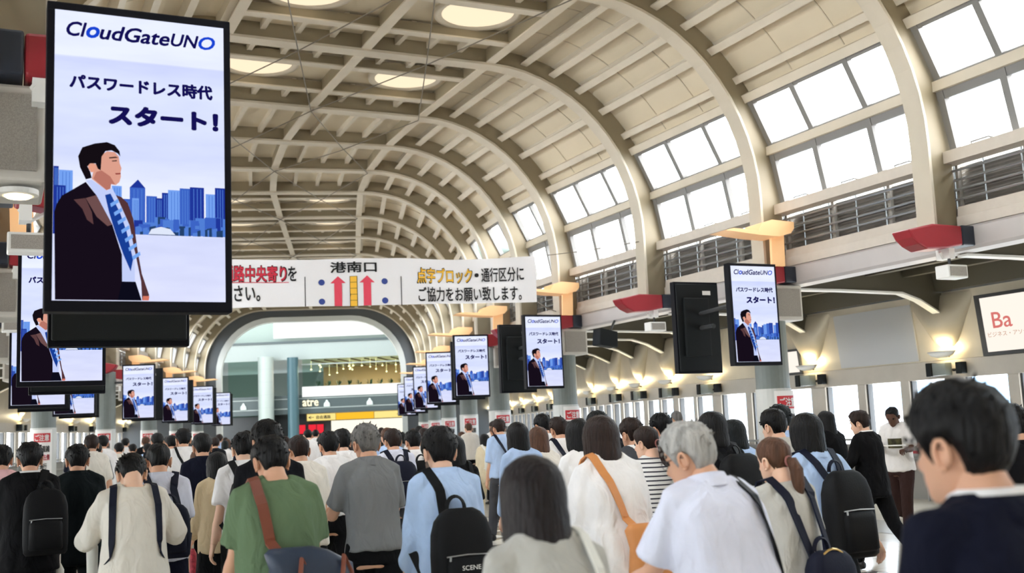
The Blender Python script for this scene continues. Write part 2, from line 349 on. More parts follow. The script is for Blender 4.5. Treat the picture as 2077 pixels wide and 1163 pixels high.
for k in RIBS:          # flared recess of the aisle wall round each lamp
    for sx in (1, -1):
        mb = MB(); rings = []
        for z, hw_, dp in ((3.56, .78, .06), (3.35, .66, .14), (3.12, .50, .20), (2.9, .36, .20), (2.74, .25, .15), (2.66, .16, .07)):
            xb = 9.24+(3.6-z)*.103; n = 14
            rings.append([P(k, sx*(xb+.03-dp*math.sin(math.pi*j/n)), z, -hw_*math.cos(math.pi*j/n)) for j in range(n+1)])
        mb.loft(rings, False, False); mb.build('wall_right' if sx > 0 else 'wall_left', M['cove'], kind='structure', smooth=True)
for k in MAIN:
    if k not in FR: continue
    for sx in (1, -1):
        mb = MB()
        xc = colx(k, sx)
        def ringc(r, z, n=24): return [P(k, xc+r*math.cos(2*math.pi*j/n), z, r*math.sin(2*math.pi*j/n)) for j in range(n)]
        mb.loft([ringc(.265, 2.02), ringc(.265, 3.66)]); mb.build('column', M['colm'], kind='structure', smooth=False)
        mb = MB(); mb.loft([ringc(.28, 0), ringc(.28, 2.02)]); mb.build('column', M['colw'], kind='structure')
        # perforated capital box
        mb = MB(); mb.loft([[P(k, (5.62 if sx > 0 else -5.72)+x, z, y) for x, y in ((-.30, -.33), (.30, -.33), (.30, .33), (-.30, .33))] for z in (3.08, 3.64)]); mb.build('column_capital', mat('pale_capital', (206, 202, 194), .5), kind='structure', bevel=.02)
        mb = MB(); mb.loft([[P(k, (5.62 if sx > 0 else -5.72)+x, z, y) for x, y in ((-.25, -.345), (.25, -.345), (.25, -.325), (-.25, -.325))] for z in (3.14, 3.58)]); mb.build('trim_6', M['perf'], kind='structure')
mb = MB(); mb.hexa([P('V', x, z, y) for z in (0, 9.5) for x, y in ((-10, -.3), (10, -.3), (10, -.1), (-10, -.1))]); mb.build('light_blocking_wall', M['deck'], kind='structure')  # unseen closing wall, added behind the camera only to cut light from there
# floor: pale polished paving, a slate central band with white triangles and the yellow tactile line
def floormat():
    m = bpy.data.materials.new('polished_paving'); m.use_nodes = True; n = m.node_tree.nodes; l = m.node_tree.links; b = n['Principled BSDF']
    t = n.new('ShaderNodeTexCoord'); br = n.new('ShaderNodeTexBrick'); l.new(t.outputs['Object'], br.inputs['Vector'])
    br.inputs['Scale'].default_value = 1.6; br.offset = 0; br.inputs['Mortar Size'].default_value = .006
    br.inputs['Brick Width'].default_value = 1; br.inputs['Row Height'].default_value = 1
    br.inputs['Color1'].default_value = (*s2l((216, 210, 196)), 1); br.inputs['Color2'].default_value = (*s2l((222, 217, 205)), 1); br.inputs['Mortar'].default_value = (*s2l((150, 148, 142)), 1)
    l.new(br.outputs['Color'], b.inputs['Base Color']); b.inputs['Roughness'].default_value = .16; return m
mb = MB(); pr = [(-9.6, 0), (9.6, 0)]
for i in range(NB):
    mb.add([PB(i, 0, -9.6, 0), PB(i, 0, 9.6, 0), PB(i, 1, 9.6, 0), PB(i, 1, -9.6, 0)], [(0, 1, 2, 3)])
    mb.add([PB(i, 0, -9.6, -.2), PB(i, 0, 9.6, -.2), PB(i, 1, 9.6, -.2), PB(i, 1, -9.6, -.2)], [(3, 2, 1, 0)])
o_, a_ = FR['O']; nO = Vector((math.sin(a_), math.cos(a_))); eO = Vector((math.cos(a_), -math.sin(a_)))
q = [o_-eO*14, o_+eO*14, o_+eO*14+nO*26, o_-eO*14+nO*26]
mb.add([(v.x, v.y, 0) for v in q], [(0, 1, 2, 3)])
mb.build('floor', floormat(), kind='structure')
slate = mat('slate_paving', (112, 108, 106), .2, var=.06, vscale=3); wtile = mat('white_paving', (226, 224, 218), .2); ytile = mat('yellow_tactile_paving', (238, 190, 84), .5, bump=.4, bscale=40)
TI = 0
for i in range(NB):
    sb = MB(); wb = MB(); yb = MB()
    sb.add([PB(i, 0, -2.4, .004), PB(i, 0, 2.4, .004), PB(i, 1, 2.4, .004), PB(i, 1, -2.4, .004)], [(0, 1, 2, 3)])
    nrow = 4
    for r_ in range(nrow):
        for c_ in range(-2, 2):
            x0 = c_*1.2+.0; t0, t1 = r_/nrow, (r_+1)/nrow
            if abs(x0+.6) < .2: continue
            wb.add([PB(i, t0, x0+.05, .008), PB(i, t0, x0+1.15, .008), PB(i, t1-.02, x0+(.05 if c_ < 0 else 1.15), .008)], [(0, 1, 2)])
    yb.add([PB(i, 0, -.15, .012), PB(i, 0, .15, .012), PB(i, 1, .15, .012), PB(i, 1, -.15, .012)], [(0, 1, 2, 3)])
    sb.build('floor_band', slate, kind='structure'); wb.build('floor_tile', wtile, kind='structure'); yb.build('floor_strip', ytile, kind='structure')
# dark side strips of the floor
for sx in (1, -1):
    for i in range(NB):
        mb = MB(); mb.add([PB(i, 0, sx*5.0, .004), PB(i, 0, sx*6.2, .004), PB(i, 1, sx*6.2, .004), PB(i, 1, sx*5.0, .004)], [(0, 1, 2, 3)]); mb.build('floor_band', mat('pale_grey_paving', (170, 168, 160), .2), kind='structure')
# tie rods crossing under the flat roof
for i in range(0, NB-1, 2):
    if RIBS[i] in 'VWX': continue
    for x0, x1 in ((2.3, 0), (0, 2.3), (-2.3, 0), (0, -2.3)):
        p, q = PB(i, 0, x0, ZT-.02), PB(min(i+1, NB-1), 1, x1, ZT-.02)
        mb = MB(); mb.tube([p, p.lerp(q, .5)-Vector((0, 0, .06)), q], .011, 5); mb.build('tie_rod', M['cable'], kind='structure')
# ---------------------------------------------------------------- lamps and boxes repeated along the hall
ORD = ['first', 'second', 'third', 'fourth', 'fifth', 'sixth', 'seventh', 'eighth', 'ninth', 'tenth', 'eleventh', 'twelfth', 'thirteenth', 'fourteenth', 'fifteenth', 'sixteenth', 'seventeenth', 'eighteenth', 'nineteenth', 'twentieth']
SIDE = {1: 'right', -1: 'left'}
def frame_at(k, x, z, dy=0):
    return P(k, x, z, dy), -FR[k][1]
# round glowing ceiling lights
cl = None; n_ = 0
for i in range(NB):
    if RIBS[i] in 'DEF' or RIBS[i] in ('V', 'W', 'X', 'Y'): continue
    n_ += 1
    for x in (-1.42, 1.42):
        lab = 'round cream ceiling light, %s of the pair in the %s lit bay' % ('left' if x < 0 else 'right', ORD[n_-1])
        loc = PB(i, .51, x, ZT+.27); rz = -(FR[RIBS[i]][1]+FR[RIBS[i+1]][1])/2
        if cl is None:
            cl = thing('ceiling_light', lab, 'ceiling light', loc, rz, 'round lights along the roof')
            mb = MB(); rings = []
            for r_, z in ((.60, 0), (.66, -.03), (.72, -.03), (.74, .10), (.60, .10)): rings.append([(r_*math.cos(j*math.pi/18), r_*math.sin(j*math.pi/18), z) for j in range(36)])
            mb.loft(rings+[rings[0]], True, False); mb.build('rim', M['purlin'], cl, True)
            mb = MB(); rings = [[(r_*math.cos(j*math.pi/18), r_*math.sin(j*math.pi/18), z) for j in range(36)] for r_, z in ((.60, .0), (.4, -.035), (.2, -.05), (.02, -.055))]
            mb.loft(rings, True, True); mb.build('diffuser', M['disc'], cl, True)
        else: dup(cl, loc, rz, lab)
# red scoop floodlights at every rib foot, orange reflectors and small loudspeakers
scoop = None; orange = None; spk = {}; wl = None; cb = None
for n_, k in enumerate([r for r in RIBS if r not in ('V', 'W', 'X', 'Y')]):
    for sx in (1, -1):
        side = SIDE[sx]
        lab = 'crimson scoop floodlight with black housing at the %s %s rib foot' % (ORD[n_], side)
        p, rz = frame_at(k, 0, 0)
        if scoop is None:
            scoop = thing('floodlight', lab, 'floodlight', (p.x, p.y, 0), rz, 'crimson floodlights under the ribs')
            prof = [(4.62, 3.84), (5.05, 3.93), (5.54, 3.92), (5.54, 3.67), (5.25, 3.62), (4.92, 3.60), (4.78, 3.66), (4.68, 3.74)]
            MB().prism(prof, -.42, -.12, lambda u, v, t: (u, t, v)).build('reflector', M['red'], scoop, bevel=.02)
            MB().box((5.655, -.27, 3.80), (.22, .3, .26)).build('housing', mat('blue_black_housing', (44, 50, 62), .4), scoop, bevel=.015)
            mb = MB(); mb.box((5.45, -.2, 3.58), (.10, .22, .14)); mb.tube([(5.3, -.25, 3.6), (5.4, -.2, 3.53), (5.5, -.1, 3.6)], .02, 6); mb.build('bracket', M['white'], scoop)
        elif sx > 0: dup(scoop, (p.x, p.y, 0), rz, lab)
        if sx < 0: dup(scoop, P(k, 0, 0, -.54), rz+math.pi, lab)
        if k in MAIN and not (k == 'Z' and sx < 0 and orange):
            lab = 'peach orange reflector plate above the screen of the %s %s column' % (ORD[MAIN.index(k)], side)
            if orange is None:
                orange = thing('reflector_plate', lab, 'lamp', (p.x, p.y, 0), rz, 'orange reflectors over the screens')
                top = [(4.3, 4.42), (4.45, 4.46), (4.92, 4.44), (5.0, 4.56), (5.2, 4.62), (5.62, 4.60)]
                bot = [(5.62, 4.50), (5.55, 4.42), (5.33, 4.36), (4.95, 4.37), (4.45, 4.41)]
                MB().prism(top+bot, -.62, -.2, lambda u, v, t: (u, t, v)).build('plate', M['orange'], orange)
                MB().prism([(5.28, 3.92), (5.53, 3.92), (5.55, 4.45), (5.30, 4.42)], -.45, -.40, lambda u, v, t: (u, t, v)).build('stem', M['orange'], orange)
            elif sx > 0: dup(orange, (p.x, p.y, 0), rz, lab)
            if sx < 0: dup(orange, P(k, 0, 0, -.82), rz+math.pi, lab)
        elif k not in MAIN:
            lab = 'small white loudspeaker hung under the %s %s rib foot' % (ORD[n_], side)
            lp = P(k, sx*5.42, 3.33, -.3)
            if 's' not in spk:
                t = spk['s'] = thing('loudspeaker', lab, 'speaker', lp, rz, 'small loudspeakers under the rib feet')
                MB().box((0, 0, 0), (.34, .22, .17)).build('cabinet', M['white'], t, bevel=.012)
                MB().box((0, -.115, 0), (.28, .012, .12)).build('grille', M['perf'], t)
                MB().tube([(0, .02, .08), (0, .02, .28)], .02, 6).build('bracket', M['dark'], t)
            else: dup(spk['s'], lp, rz, lab)
        # scallop wall lamp with its black camera boxes on the lintel
        lab = 'scallop wall lamp glowing on the %s aisle wall under the %s bracket' % (side, ORD[n_])
        lp = P(k, sx*9.22, 2.53); rzs = rz if sx > 0 else rz+math.pi
        if wl is None:
            wl = thing('wall_lamp', lab, 'wall lamp', lp, rzs, 'lit scallop lamps in the aisles')
            mb = MB(); rings = []
            for j in range(9):
                a = -math.pi/2+math.pi*j/8; rings.append([(-.20*math.cos(a)*s_-.02, .30*math.sin(a)*s_, z) for s_, z in ((1, .05), (.75, -.02), (.3, -.06), (.72, .03))])
            mb.loft(rings, True, True); mb.build('shade', M['white'], wl, True)
            mb = MB(); mb.box((-.06, 0, .025), (.12, .34, .03)); mb.build('bulb', M['lampwarm'], wl)
            MB().tube([(0, 0, 0), (.14, 0, -.03)], .02, 6).build('arm', M['dark'], wl)
            # flared recess panel behind the lamp
        else: dup(wl, lp, rzs, lab)
        ll = bpy.data.lights.new('scallop_light', 'POINT'); ll.energy = 5.5; ll.color = (1, .86, .6); ll.shadow_soft_size = .06
        lo = bpy.data.objects.new('scallop_light', ll); COL.objects.link(lo); lo.location = P(k, sx*9.14, 2.64)
        lab = 'black camera box pair on the %s aisle lintel below the %s wall lamp' % (side, ORD[n_])
        lp = P(k, sx*9.28, 2.26)
        if cb is None:
            cb = thing('security_camera', lab, 'camera', lp, rzs, 'black camera boxes on the aisle lintels')
            MB().box((-.02, -.32, .02), (.14, .13, .20)).build('camera_body', M['blackm'], cb, bevel=.012)
            MB().tube([(-.02, -.25, .0), (.0, -.14, -.01), (.05, -.08, 0)], .025, 6).build('joint', M['black'], cb)
            MB().box((0, .12, .02), (.16, .30, .22)).build('junction_box', M['colm'], cb, bevel=.012)
            MB().box((-.02, .33, .02), (.18, .12, .24)).build('rear_box', M['blackm'], cb, bevel=.012)
        else: dup(cb, lp, rzs, lab)
# area fills, added to brighten the spaces past the far arch
def area(name, loc, size, energy, col, rot=(0, 0, 0), shape='DISK'):
    L_ = bpy.data.lights.new(name, 'AREA'); L_.shape = shape; L_.size = size; L_.energy = energy; L_.color = col
    o = bpy.data.objects.new(name, L_); COL.objects.link(o); o.location = loc; o.rotation_euler = rot; return o
# ---------------------------------------------------------------- advertising screens
SC = {}
def scr(u, v, d=0): return Vector((-.405+.81*u, -.062-d, .745-1.44*v))      # display coordinates; v runs down
def screen_mat():
    m = bpy.data.materials.new('screen_sky'); m.use_nodes = True; n = m.node_tree.nodes; l = m.node_tree.links; n.remove(n['Principled BSDF'])
    e = n.new('ShaderNodeEmission'); t = n.new('ShaderNodeTexCoord'); sp = n.new('ShaderNodeSeparateXYZ'); mr = n.new('ShaderNodeMapRange'); cr = n.new('ShaderNodeValToRGB')
    l.new(t.outputs['Object'], sp.inputs[0]); l.new(sp.outputs['Z'], mr.inputs[0]); mr.inputs[1].default_value = -.695; mr.inputs[2].default_value = .745
    z = n.new('ShaderNodeTexNoise'); mp = n.new('ShaderNodeMapping'); mp.inputs['Scale'].default_value = (1.5, 1, 7); z.inputs['Scale'].default_value = 2; z.inputs['Detail'].default_value = 5
    l.new(t.outputs['Object'], mp.inputs[0]); l.new(mp.outputs[0], z.inputs[0])
    r = cr.color_ramp; r.elements[0].position = 0; r.elements[0].color = (*s2l((214, 218, 246)), 1); r.elements[1].position = 1; r.elements[1].color = (*s2l((226, 232, 255)), 1)
    for p, c in ((.225, (206, 212, 244)), (.24, (226, 232, 250)), (.33, (236, 240, 252)), (.5, (206, 214, 246)), (.75, (214, 222, 250)), (.838, (202, 210, 248)), (.843, (226, 232, 254))):
        el = r.elements.new(p); el.color = (*s2l(c), 1)
    ad = n.new('ShaderNodeMath'); ad.operation = 'MULTIPLY_ADD'; ad.inputs[1].default_value = .16; ad.inputs[2].default_value = -.08
    l.new(z.outputs['Fac'], ad.inputs[0])
    mixc = n.new('ShaderNodeMixRGB'); mixc.blend_type = 'ADD'; mixc.inputs[0].default_value = 1
    l.new(mr.outputs[0], cr.inputs['Fac']); l.new(cr.outputs[0], mixc.inputs[1]); l.new(ad.outputs[0], mixc.inputs[2]); l.new(mixc.outputs[0], e.inputs[0]); e.inputs[1].default_value = 1.10*2**-EXPO
    l.new(e.outputs[0], n['Material Output'].inputs[0]); return m
POLY = {'jacket':[(0.017,0.998),(0.008,0.704),(0.02,0.678),(0.049,0.648),(0.109,0.625),(0.18,0.597),(0.24,0.641),(0.331,0.74),(0.386,0.842),(0.388,0.934),(0.363,0.998)],
'jacket2':[(0.328,0.633),(0.382,0.643),(0.419,0.663),(0.451,0.717),(0.476,0.825),(0.501,0.906),(0.544,0.98),(0.503,0.998),(0.497,0.934),(0.463,0.836),(0.411,0.717)],
'shirt':[(0.18,0.592),(0.213,0.588),(0.302,0.623),(0.328,0.612),(0.365,0.654),(0.429,0.739),(0.458,0.825),(0.461,0.934),(0.384,0.934),(0.386,0.837),(0.331,0.74),(0.24,0.641)],
'tie':[(0.289,0.639),(0.32,0.633),(0.374,0.697),(0.412,0.761),(0.45,0.858),(0.437,0.899),(0.395,0.842),(0.349,0.767),(0.312,0.698)],
'face':[(0.19,0.538),(0.212,0.53),(0.265,0.539),(0.268,0.501),(0.299,0.487),(0.343,0.488),(0.366,0.503),(0.371,0.525),(0.382,0.543),(0.377,0.557),(0.379,0.573),(0.37,0.592),(0.35,0.603),(0.323,0.601),(0.319,0.617),(0.297,0.623),(0.213,0.586),(0.221,0.561),(0.195,0.554)],
'cheek':[(0.269,0.555),(0.318,0.574),(0.346,0.601),(0.323,0.6),(0.319,0.616),(0.297,0.622),(0.222,0.585),(0.239,0.561)],
'ear':[(0.19,0.542),(0.212,0.534),(0.234,0.541),(0.228,0.561),(0.208,0.564)],
'hair':[(0.18,0.589),(0.147,0.548),(0.136,0.511),(0.159,0.479),(0.228,0.463),(0.298,0.455),(0.343,0.464),(0.37,0.484),(0.375,0.503),(0.361,0.493),(0.325,0.483),(0.29,0.487),(0.268,0.507),(0.263,0.555),(0.247,0.55),(0.234,0.532),(0.203,0.533),(0.188,0.544),(0.204,0.562),(0.213,0.583)],
'trousers':[(0.363,0.998),(0.388,0.934),(0.465,0.934),(0.5,0.998)],
'sheen':[(0.114,0.66),(0.179,0.653),(0.215,0.7),(0.225,0.742),(0.189,0.727),(0.162,0.69)],
'sheen2':[(0.181,0.653),(0.24,0.641),(0.331,0.74),(0.304,0.746),(0.242,0.715)],
'hand':[(0.503,0.998),(0.507,0.983),(0.544,0.983),(0.54,0.998)],
'eye':[(0.326,0.519),(0.355,0.516),(0.355,0.52),(0.328,0.522)],
'brow':[(0.31,0.508),(0.348,0.504),(0.363,0.508),(0.335,0.51),(0.312,0.512)],
'mouth':[(0.345,0.562),(0.378,0.56),(0.376,0.565),(0.349,0.567)]}
PCOL = {'jacket': (22, 14, 26), 'jacket2': (84, 52, 56), 'shirt': (196, 208, 250), 'tie': (24, 62, 150), 'face': (222, 160, 140), 'cheek': (186, 118, 104), 'ear': (232, 160, 134), 'hair': (20, 14, 20),
        'trousers': (12, 12, 26), 'sheen': (92, 62, 64), 'sheen2': (110, 78, 78), 'hand': (214, 120, 100), 'eye': (40, 24, 24), 'brow': (40, 26, 26), 'mouth': (150, 70, 64)}
def build_screen(label):
    root = thing('advertising_screen', label, 'screen', (0, 0, 0), 0, 'portrait screens on the columns')
    mb = MB()
    for c, d in (((0, 0, .765), (.88, .12, .045)), ((0, 0, -.72), (.88, .12, .055)), ((-.4225, 0, .0225), (.035, .12, 1.45)), ((.4225, 0, .0225), (.035, .12, 1.45))): mb.box(c, d)
    mb.build('bezel', M['black'], root, bevel=.006)
    MB().box((0, .05, .02), (.84, .09, 1.46)).build('back_cover', M['blackm'], root, bevel=.01)
    MB().box((.06, .10, .02), (.50, .10, .98)).build('rear_panel', M['blackm'], root, bevel=.02)
    MB().box((-.18, .098, .60), (.16, .006, .07)).build('sticker', M['paper'], root)
    MB().tube([(0, .14, .0), (0, .5, .0)], .04, 8).build('bracket', M['dark'], root)
    dp = MB().add([scr(0, 0), scr(1, 0), scr(1, 1), scr(0, 1)], [(0, 3, 2, 1)]).build('display', screen_mat(), root)
    # city skyline and water line
    sk = MB(); bl = [(0.001,0.547,0.03,0.777,0),(0.031,0.559,0.108,0.776,1),(0.006,0.612,0.069,0.777,0),(0.328,0.604,0.385,0.772,1),(0.391,0.648,0.435,0.771,2),(0.431,0.606,0.521,0.77,2),(0.445,0.644,0.484,0.77,1),(0.527,0.634,0.59,0.769,2),(0.582,0.64,0.622,0.768,0),(0.619,0.62,0.669,0.767,0),(0.655,0.609,0.729,0.767,1),(0.725,0.601,0.786,0.766,2),(0.786,0.595,0.872,0.764,0),(0.882,0.617,0.958,0.763,1),(0.939,0.593,1.0,0.762,0)]
    for j, (a, b, c, e, s_) in enumerate(bl):
        d = .0006+.00012*j; sk.add([scr(a, b, d), scr(c, b, d), scr(c, e, d), scr(a, e, d)], [(0, 3, 2, 1)], s_)
        for q in range(1, 4): 
            u = a+(c-a)*q/4; sk.add([scr(u, b+.006, d+.00008), scr(u+.004, b+.006, d+.00008), scr(u+.004, e, d+.00008), scr(u, e, d+.00008)], [(0, 3, 2, 1)], 3)
    sk.add([scr(.431, .607, .002), scr(.521, .607, .002), scr(.478, .578, .002)], [(0, 1, 2)], 0)
    rr = random.Random(3)
    for j in range(46):
        a = .45+.54*rr.random(); b = .70+.05*rr.random(); w_ = .02+.05*rr.random(); d = .0028+.00004*j
        sk.add([scr(a, b, d), scr(min(a+w_, 1), b, d), scr(min(a+w_, 1), .769, d), scr(a, .769, d)], [(0, 3, 2, 1)], rr.choice((0, 2, 2, 3, 3, 4)))
    for j in range(40):
        a = .45+.53*rr.random(); b = .742+.02*rr.random(); w_ = .012+.03*rr.random(); d = .0048+.00002*j
        sk.add([scr(a, b, d), scr(min(a+w_, 1), b-.004, d), scr(min(a+w_, 1), .7705, d), scr(a, .7705, d)], [(0, 3, 2, 1)], rr.choice((4, 4, 3)))
    sk.add([scr(*p, .0058) for p in ((.539, .768), (.557, .75), (.612, .741), (.668, .748), (.697, .768))], [(0, 1, 2, 3, 4)], 5)
    sk.build('skyline_picture', [emat('pic%d' % j, c, 1.1) for j, c in enumerate(((30, 52, 148), (112, 156, 232), (58, 96, 190), (78, 122, 206), (34, 62, 104), (214, 222, 240)))], dp)
    mn = MB(); ms = []
    for j, nme in enumerate(('jacket2', 'trousers', 'shirt', 'tie', 'jacket', 'sheen', 'sheen2', 'face', 'cheek', 'ear', 'hair', 'eye', 'brow', 'mouth', 'hand')):
        d = .0064+.0005*j; pts = POLY[nme]; mn.add([scr(u, v, d) for u, v in pts], [tuple(range(len(pts)))], j); ms.append(emat('pic_'+nme, PCOL[nme], 1.0))
    # tie stripes
    ms.append(emat('pic_stripe', (120, 170, 244), 1.0)); d = .0064+.0005*3.5
    for j in range(7):
        u, v = .318+.021*j, .668+.03*j; mn.add([scr(u, v, d), scr(u+.045, v-.018, d), scr(u+.049, v-.006, d), scr(u+.006, v+.012, d)], [(0, 3, 2, 1)], len(ms)-1)
    mn.build('man_picture', ms, dp)
    navy = emat('screen_navy', (20, 16, 84), 1.0); blue = emat('screen_blue', (24, 70, 210), 1.0)
    fn = lambda u, v: scr(u, 1-v, .002)
    for body, m_, ua, ub, vt, vb, bo, sh in (('Cl', navy, .067, .178, .038, .088, .03, .25), ('o', blue, .18, .25, .05, .088, .035, .25), ('udGate', navy, .256, .664, .038, .089, .03, .25),
                                    ('UN', navy, .676, .842, .042, .087, .03, .25), ('O', blue, .846, .943, .041, .088, .03, .25),
                                    ('パスワードレス時代', navy, .088, .925, .224, .272, .06, 0), ('スタート！', navy, .315, .955, .322, .386, .075, 0)):
        text_mesh(body, 'lettering', m_, ua, ub, 1-vb, 1-vt, fn, dp, bo, sh)
    return root
def put_screen(k, x, z, dy, back=False, label='', proto=[None]):
    p = P(k, x, z, dy); rz = -FR[k][1]+(math.pi if back else 0)
    if proto[0] is None:
        proto[0] = build_screen(label); proto[0].location = p; proto[0].rotation_euler = (0, 0, rz); return proto[0]
    return dup(proto[0], p, rz, label)
RC = {'Z': 'first', 'B': 'second', 'D': 'third', 'F': 'fourth', 'H': 'fifth', 'J': 'sixth', 'L': 'seventh', 'N': 'eighth'}
for k in ['Z', 'B', 'D', 'F', 'H', 'J', 'L', 'N']:
    far = k in 'FHJLN'
    fx_ = {'F': -4.4, 'H': -3.85, 'J': -3.95, 'L': -3.98, 'N': -4.05}.get(k, -5.02)
    put_screen(k, fx_, 2.98, -1.27, False, ('big bright' if k == 'Z' else 'bright')+' portrait advert screen of a man by a skyline, on the %s left column' % RC[k])
    put_screen(k, fx_-.13 if far else -4.92 if k == 'Z' else -4.85, 2.98, .73, True, 'black back of an advert screen turned away, beside the %s left column' % RC[k])
    if k != 'Z':
        put_screen(k, 4.62, 3.1, -.73, False, 'bright portrait advert screen of a man by a skyline, on the %s right column' % RC[k])
        put_screen(k, 4.98, 3.1, 1.27, True, 'black back of an advert screen turned away, beside the %s right column' % RC[k])
for k in ['Z', 'B', 'D', 'F', 'H', 'J', 'L', 'N']:
    for sx in (1, -1):
        if sx > 0 and k == 'Z': continue
        far = k in 'FHJLN'
        (xa, ya), (xb, yb) = (((-5.02, -1.27), (-4.85, .73)) if not far else ((-4.0, -1.27), (-4.1, .73))) if sx < 0 else ((4.62, -.73), (4.98, 1.27))
        mt = thing('screen_mount', 'black pipe mount between the two screens of the %s %s column' % (RC[k], SIDE[sx]), 'bracket', (0, 0, 0), 0, 'pipe mounts behind the screens')
        mb = MB(); z_ = 3.34; mb.tube([P(k, xa, z_, ya+.14), P(k, xb, z_, yb-.14)], .035, 8); mb.build('cross_pipe', M['dark'], mt)
        mb = MB(); mb.tube([P(k, (xa+xb)/2, z_, (ya+yb)/2), P(k, colx(k, sx)*.98, z_, .0)], .035, 8); mb.build('arm_pipe', M['dark'], mt)
# ---------------------------------------------------------------- banner
BO = Vector((9.956, 19.67)); BYAW = R(14); BE = Vector((math.cos(BYAW), -math.sin(BYAW)))
def bpt(u, z, d=0):
    sag = .10*math.exp(-((u+1.6)/1.0)**2)+.05*math.exp(-((u+4.9)/.8)**2)
    t = max(0, min(1, (z-4.1)/.95)); zz = z - (sag*.6*t)
    w = .03*math.sin(u*2.1)+.02*math.sin(u*5.3+z*3)
    p = BO+BE*u; return Vector((p.x-math.sin(BYAW)*(d+w), p.y-math.cos(BYAW)*(d+w), zz))
bn = thing('banner', 'long white cloth banner with red arrows hung across the hall', 'banner')
mb = MB(); nu, nv = 72, 10
for th_ in (0, -.004): mb.v += [tuple(bpt(-7.3+7.3*a/nu, 4.10+.95*b/nv, th_)) for b in range(nv+1) for a in range(nu+1)]
N1 = (nu+1)*(nv+1)
for o_2 in (0, N1):
    for b in range(nv):
        for a in range(nu): i0 = o_2+b*(nu+1)+a; mb.f.append((i0, i0+1, i0+nu+2, i0+nu+1)); mb.mi.append(0)
mb.build('cloth', M['cloth'], bn, True)
bf = lambda d: (lambda u, v: bpt(u, v, d))
for body, m_, u0_, u1_, z0, z1, bo in (('港南口', 'ink', -4.14, -3.24, 4.77, 4.98, .03), ('通路中央寄り', 'inkred', -6.19, -5.0, 4.62, 4.92, .03), ('を', 'ink', -4.96, -4.80, 4.62, 4.91, .025), ('ください。', 'ink', -6.42, -5.50, 4.22, 4.53, .025),
                              ('点字ブロック', 'inkyel', -2.43, -1.33, 4.55, 4.85, .03), ('・', 'ink', -1.27, -1.19, 4.66, 4.74, .02), ('通行区分に', 'ink', -1.13, -.25, 4.55, 4.85, .02), ('ご協力をお願い致します。', 'ink', -2.42, -.31, 4.15, 4.45, .02)):
    t = text_mesh(body, 'lettering', M[m_], u0_, u1_, z0, z1, bf(.012), bn, bo)
    if m_ in ('inkred', 'inkyel'): text_mesh(body, 'lettering_outline', M['ink'], u0_-.012, u1_+.012, z0-.012, z1+.012, bf(.007), bn, bo+.025)
def bq(u0_, u1_, z0, z1, m_, nme, d=.010):
    mb = MB(); n = max(1, int((u1_-u0_)/.1))
    for j in range(n): a, b = u0_+(u1_-u0_)*j/n, u0_+(u1_-u0_)*(j+1)/n; mb.add([bpt(a, z0, d), bpt(b, z0, d), bpt(b, z1, d), bpt(a, z1, d)], [(0, 1, 2, 3)])
    return mb.build(nme, M[m_], bn)
bq(-6.18, -4.95, 4.585, 4.60, 'inkred', 'underline'); bq(-4.648, -4.632, 4.10, 4.70, 'ink', 'divider_line'); bq(-2.765, -2.75, 4.08, 4.68, 'ink', 'divider_line')
for u in (-4.32, -3.085):
    for z in (4.58, 4.19): MB().add([bpt(u+.062*math.cos(j*math.pi/12), z+.062*math.sin(j*math.pi/12), .010) for j in range(24)], [tuple(range(24))]).build('blue_dot', M['inkblue'], bn)
for u in (-4.0, -3.43):
    MB().add([bpt(u+a, z, .010) for a, z in ((-.075, 4.10), (.075, 4.10), (.075, 4.56), (.15, 4.56), (0, 4.70), (-.15, 4.56), (-.075, 4.56))], [tuple(range(7))]).build('red_arrow', M['inkarrow'], bn)
bq(-3.772, -3.622, 4.085, 4.695, 'ink', 'yellow_block_frame', .009)
for j in range(5): bq(-3.762, -3.632, 4.095+.12*j, 4.207+.12*j, 'inkyel', 'yellow_block', .013)
for (a, b) in ((bpt(0, 5.04), P('C', 5.36, 4.99)), (bpt(0, 4.11), P('D', 5.36, 4.05)), (bpt(-7.3, 5.04), P('D', -5.36, 5.1)), (bpt(-7.3, 4.11), P('D', -5.36, 4.1))):
    mb = MB(); mb.tube([a, a.lerp(b, .5)-Vector((0, 0, .03)), b], .008, 5); mb.build('cord', M['cable'], bn)
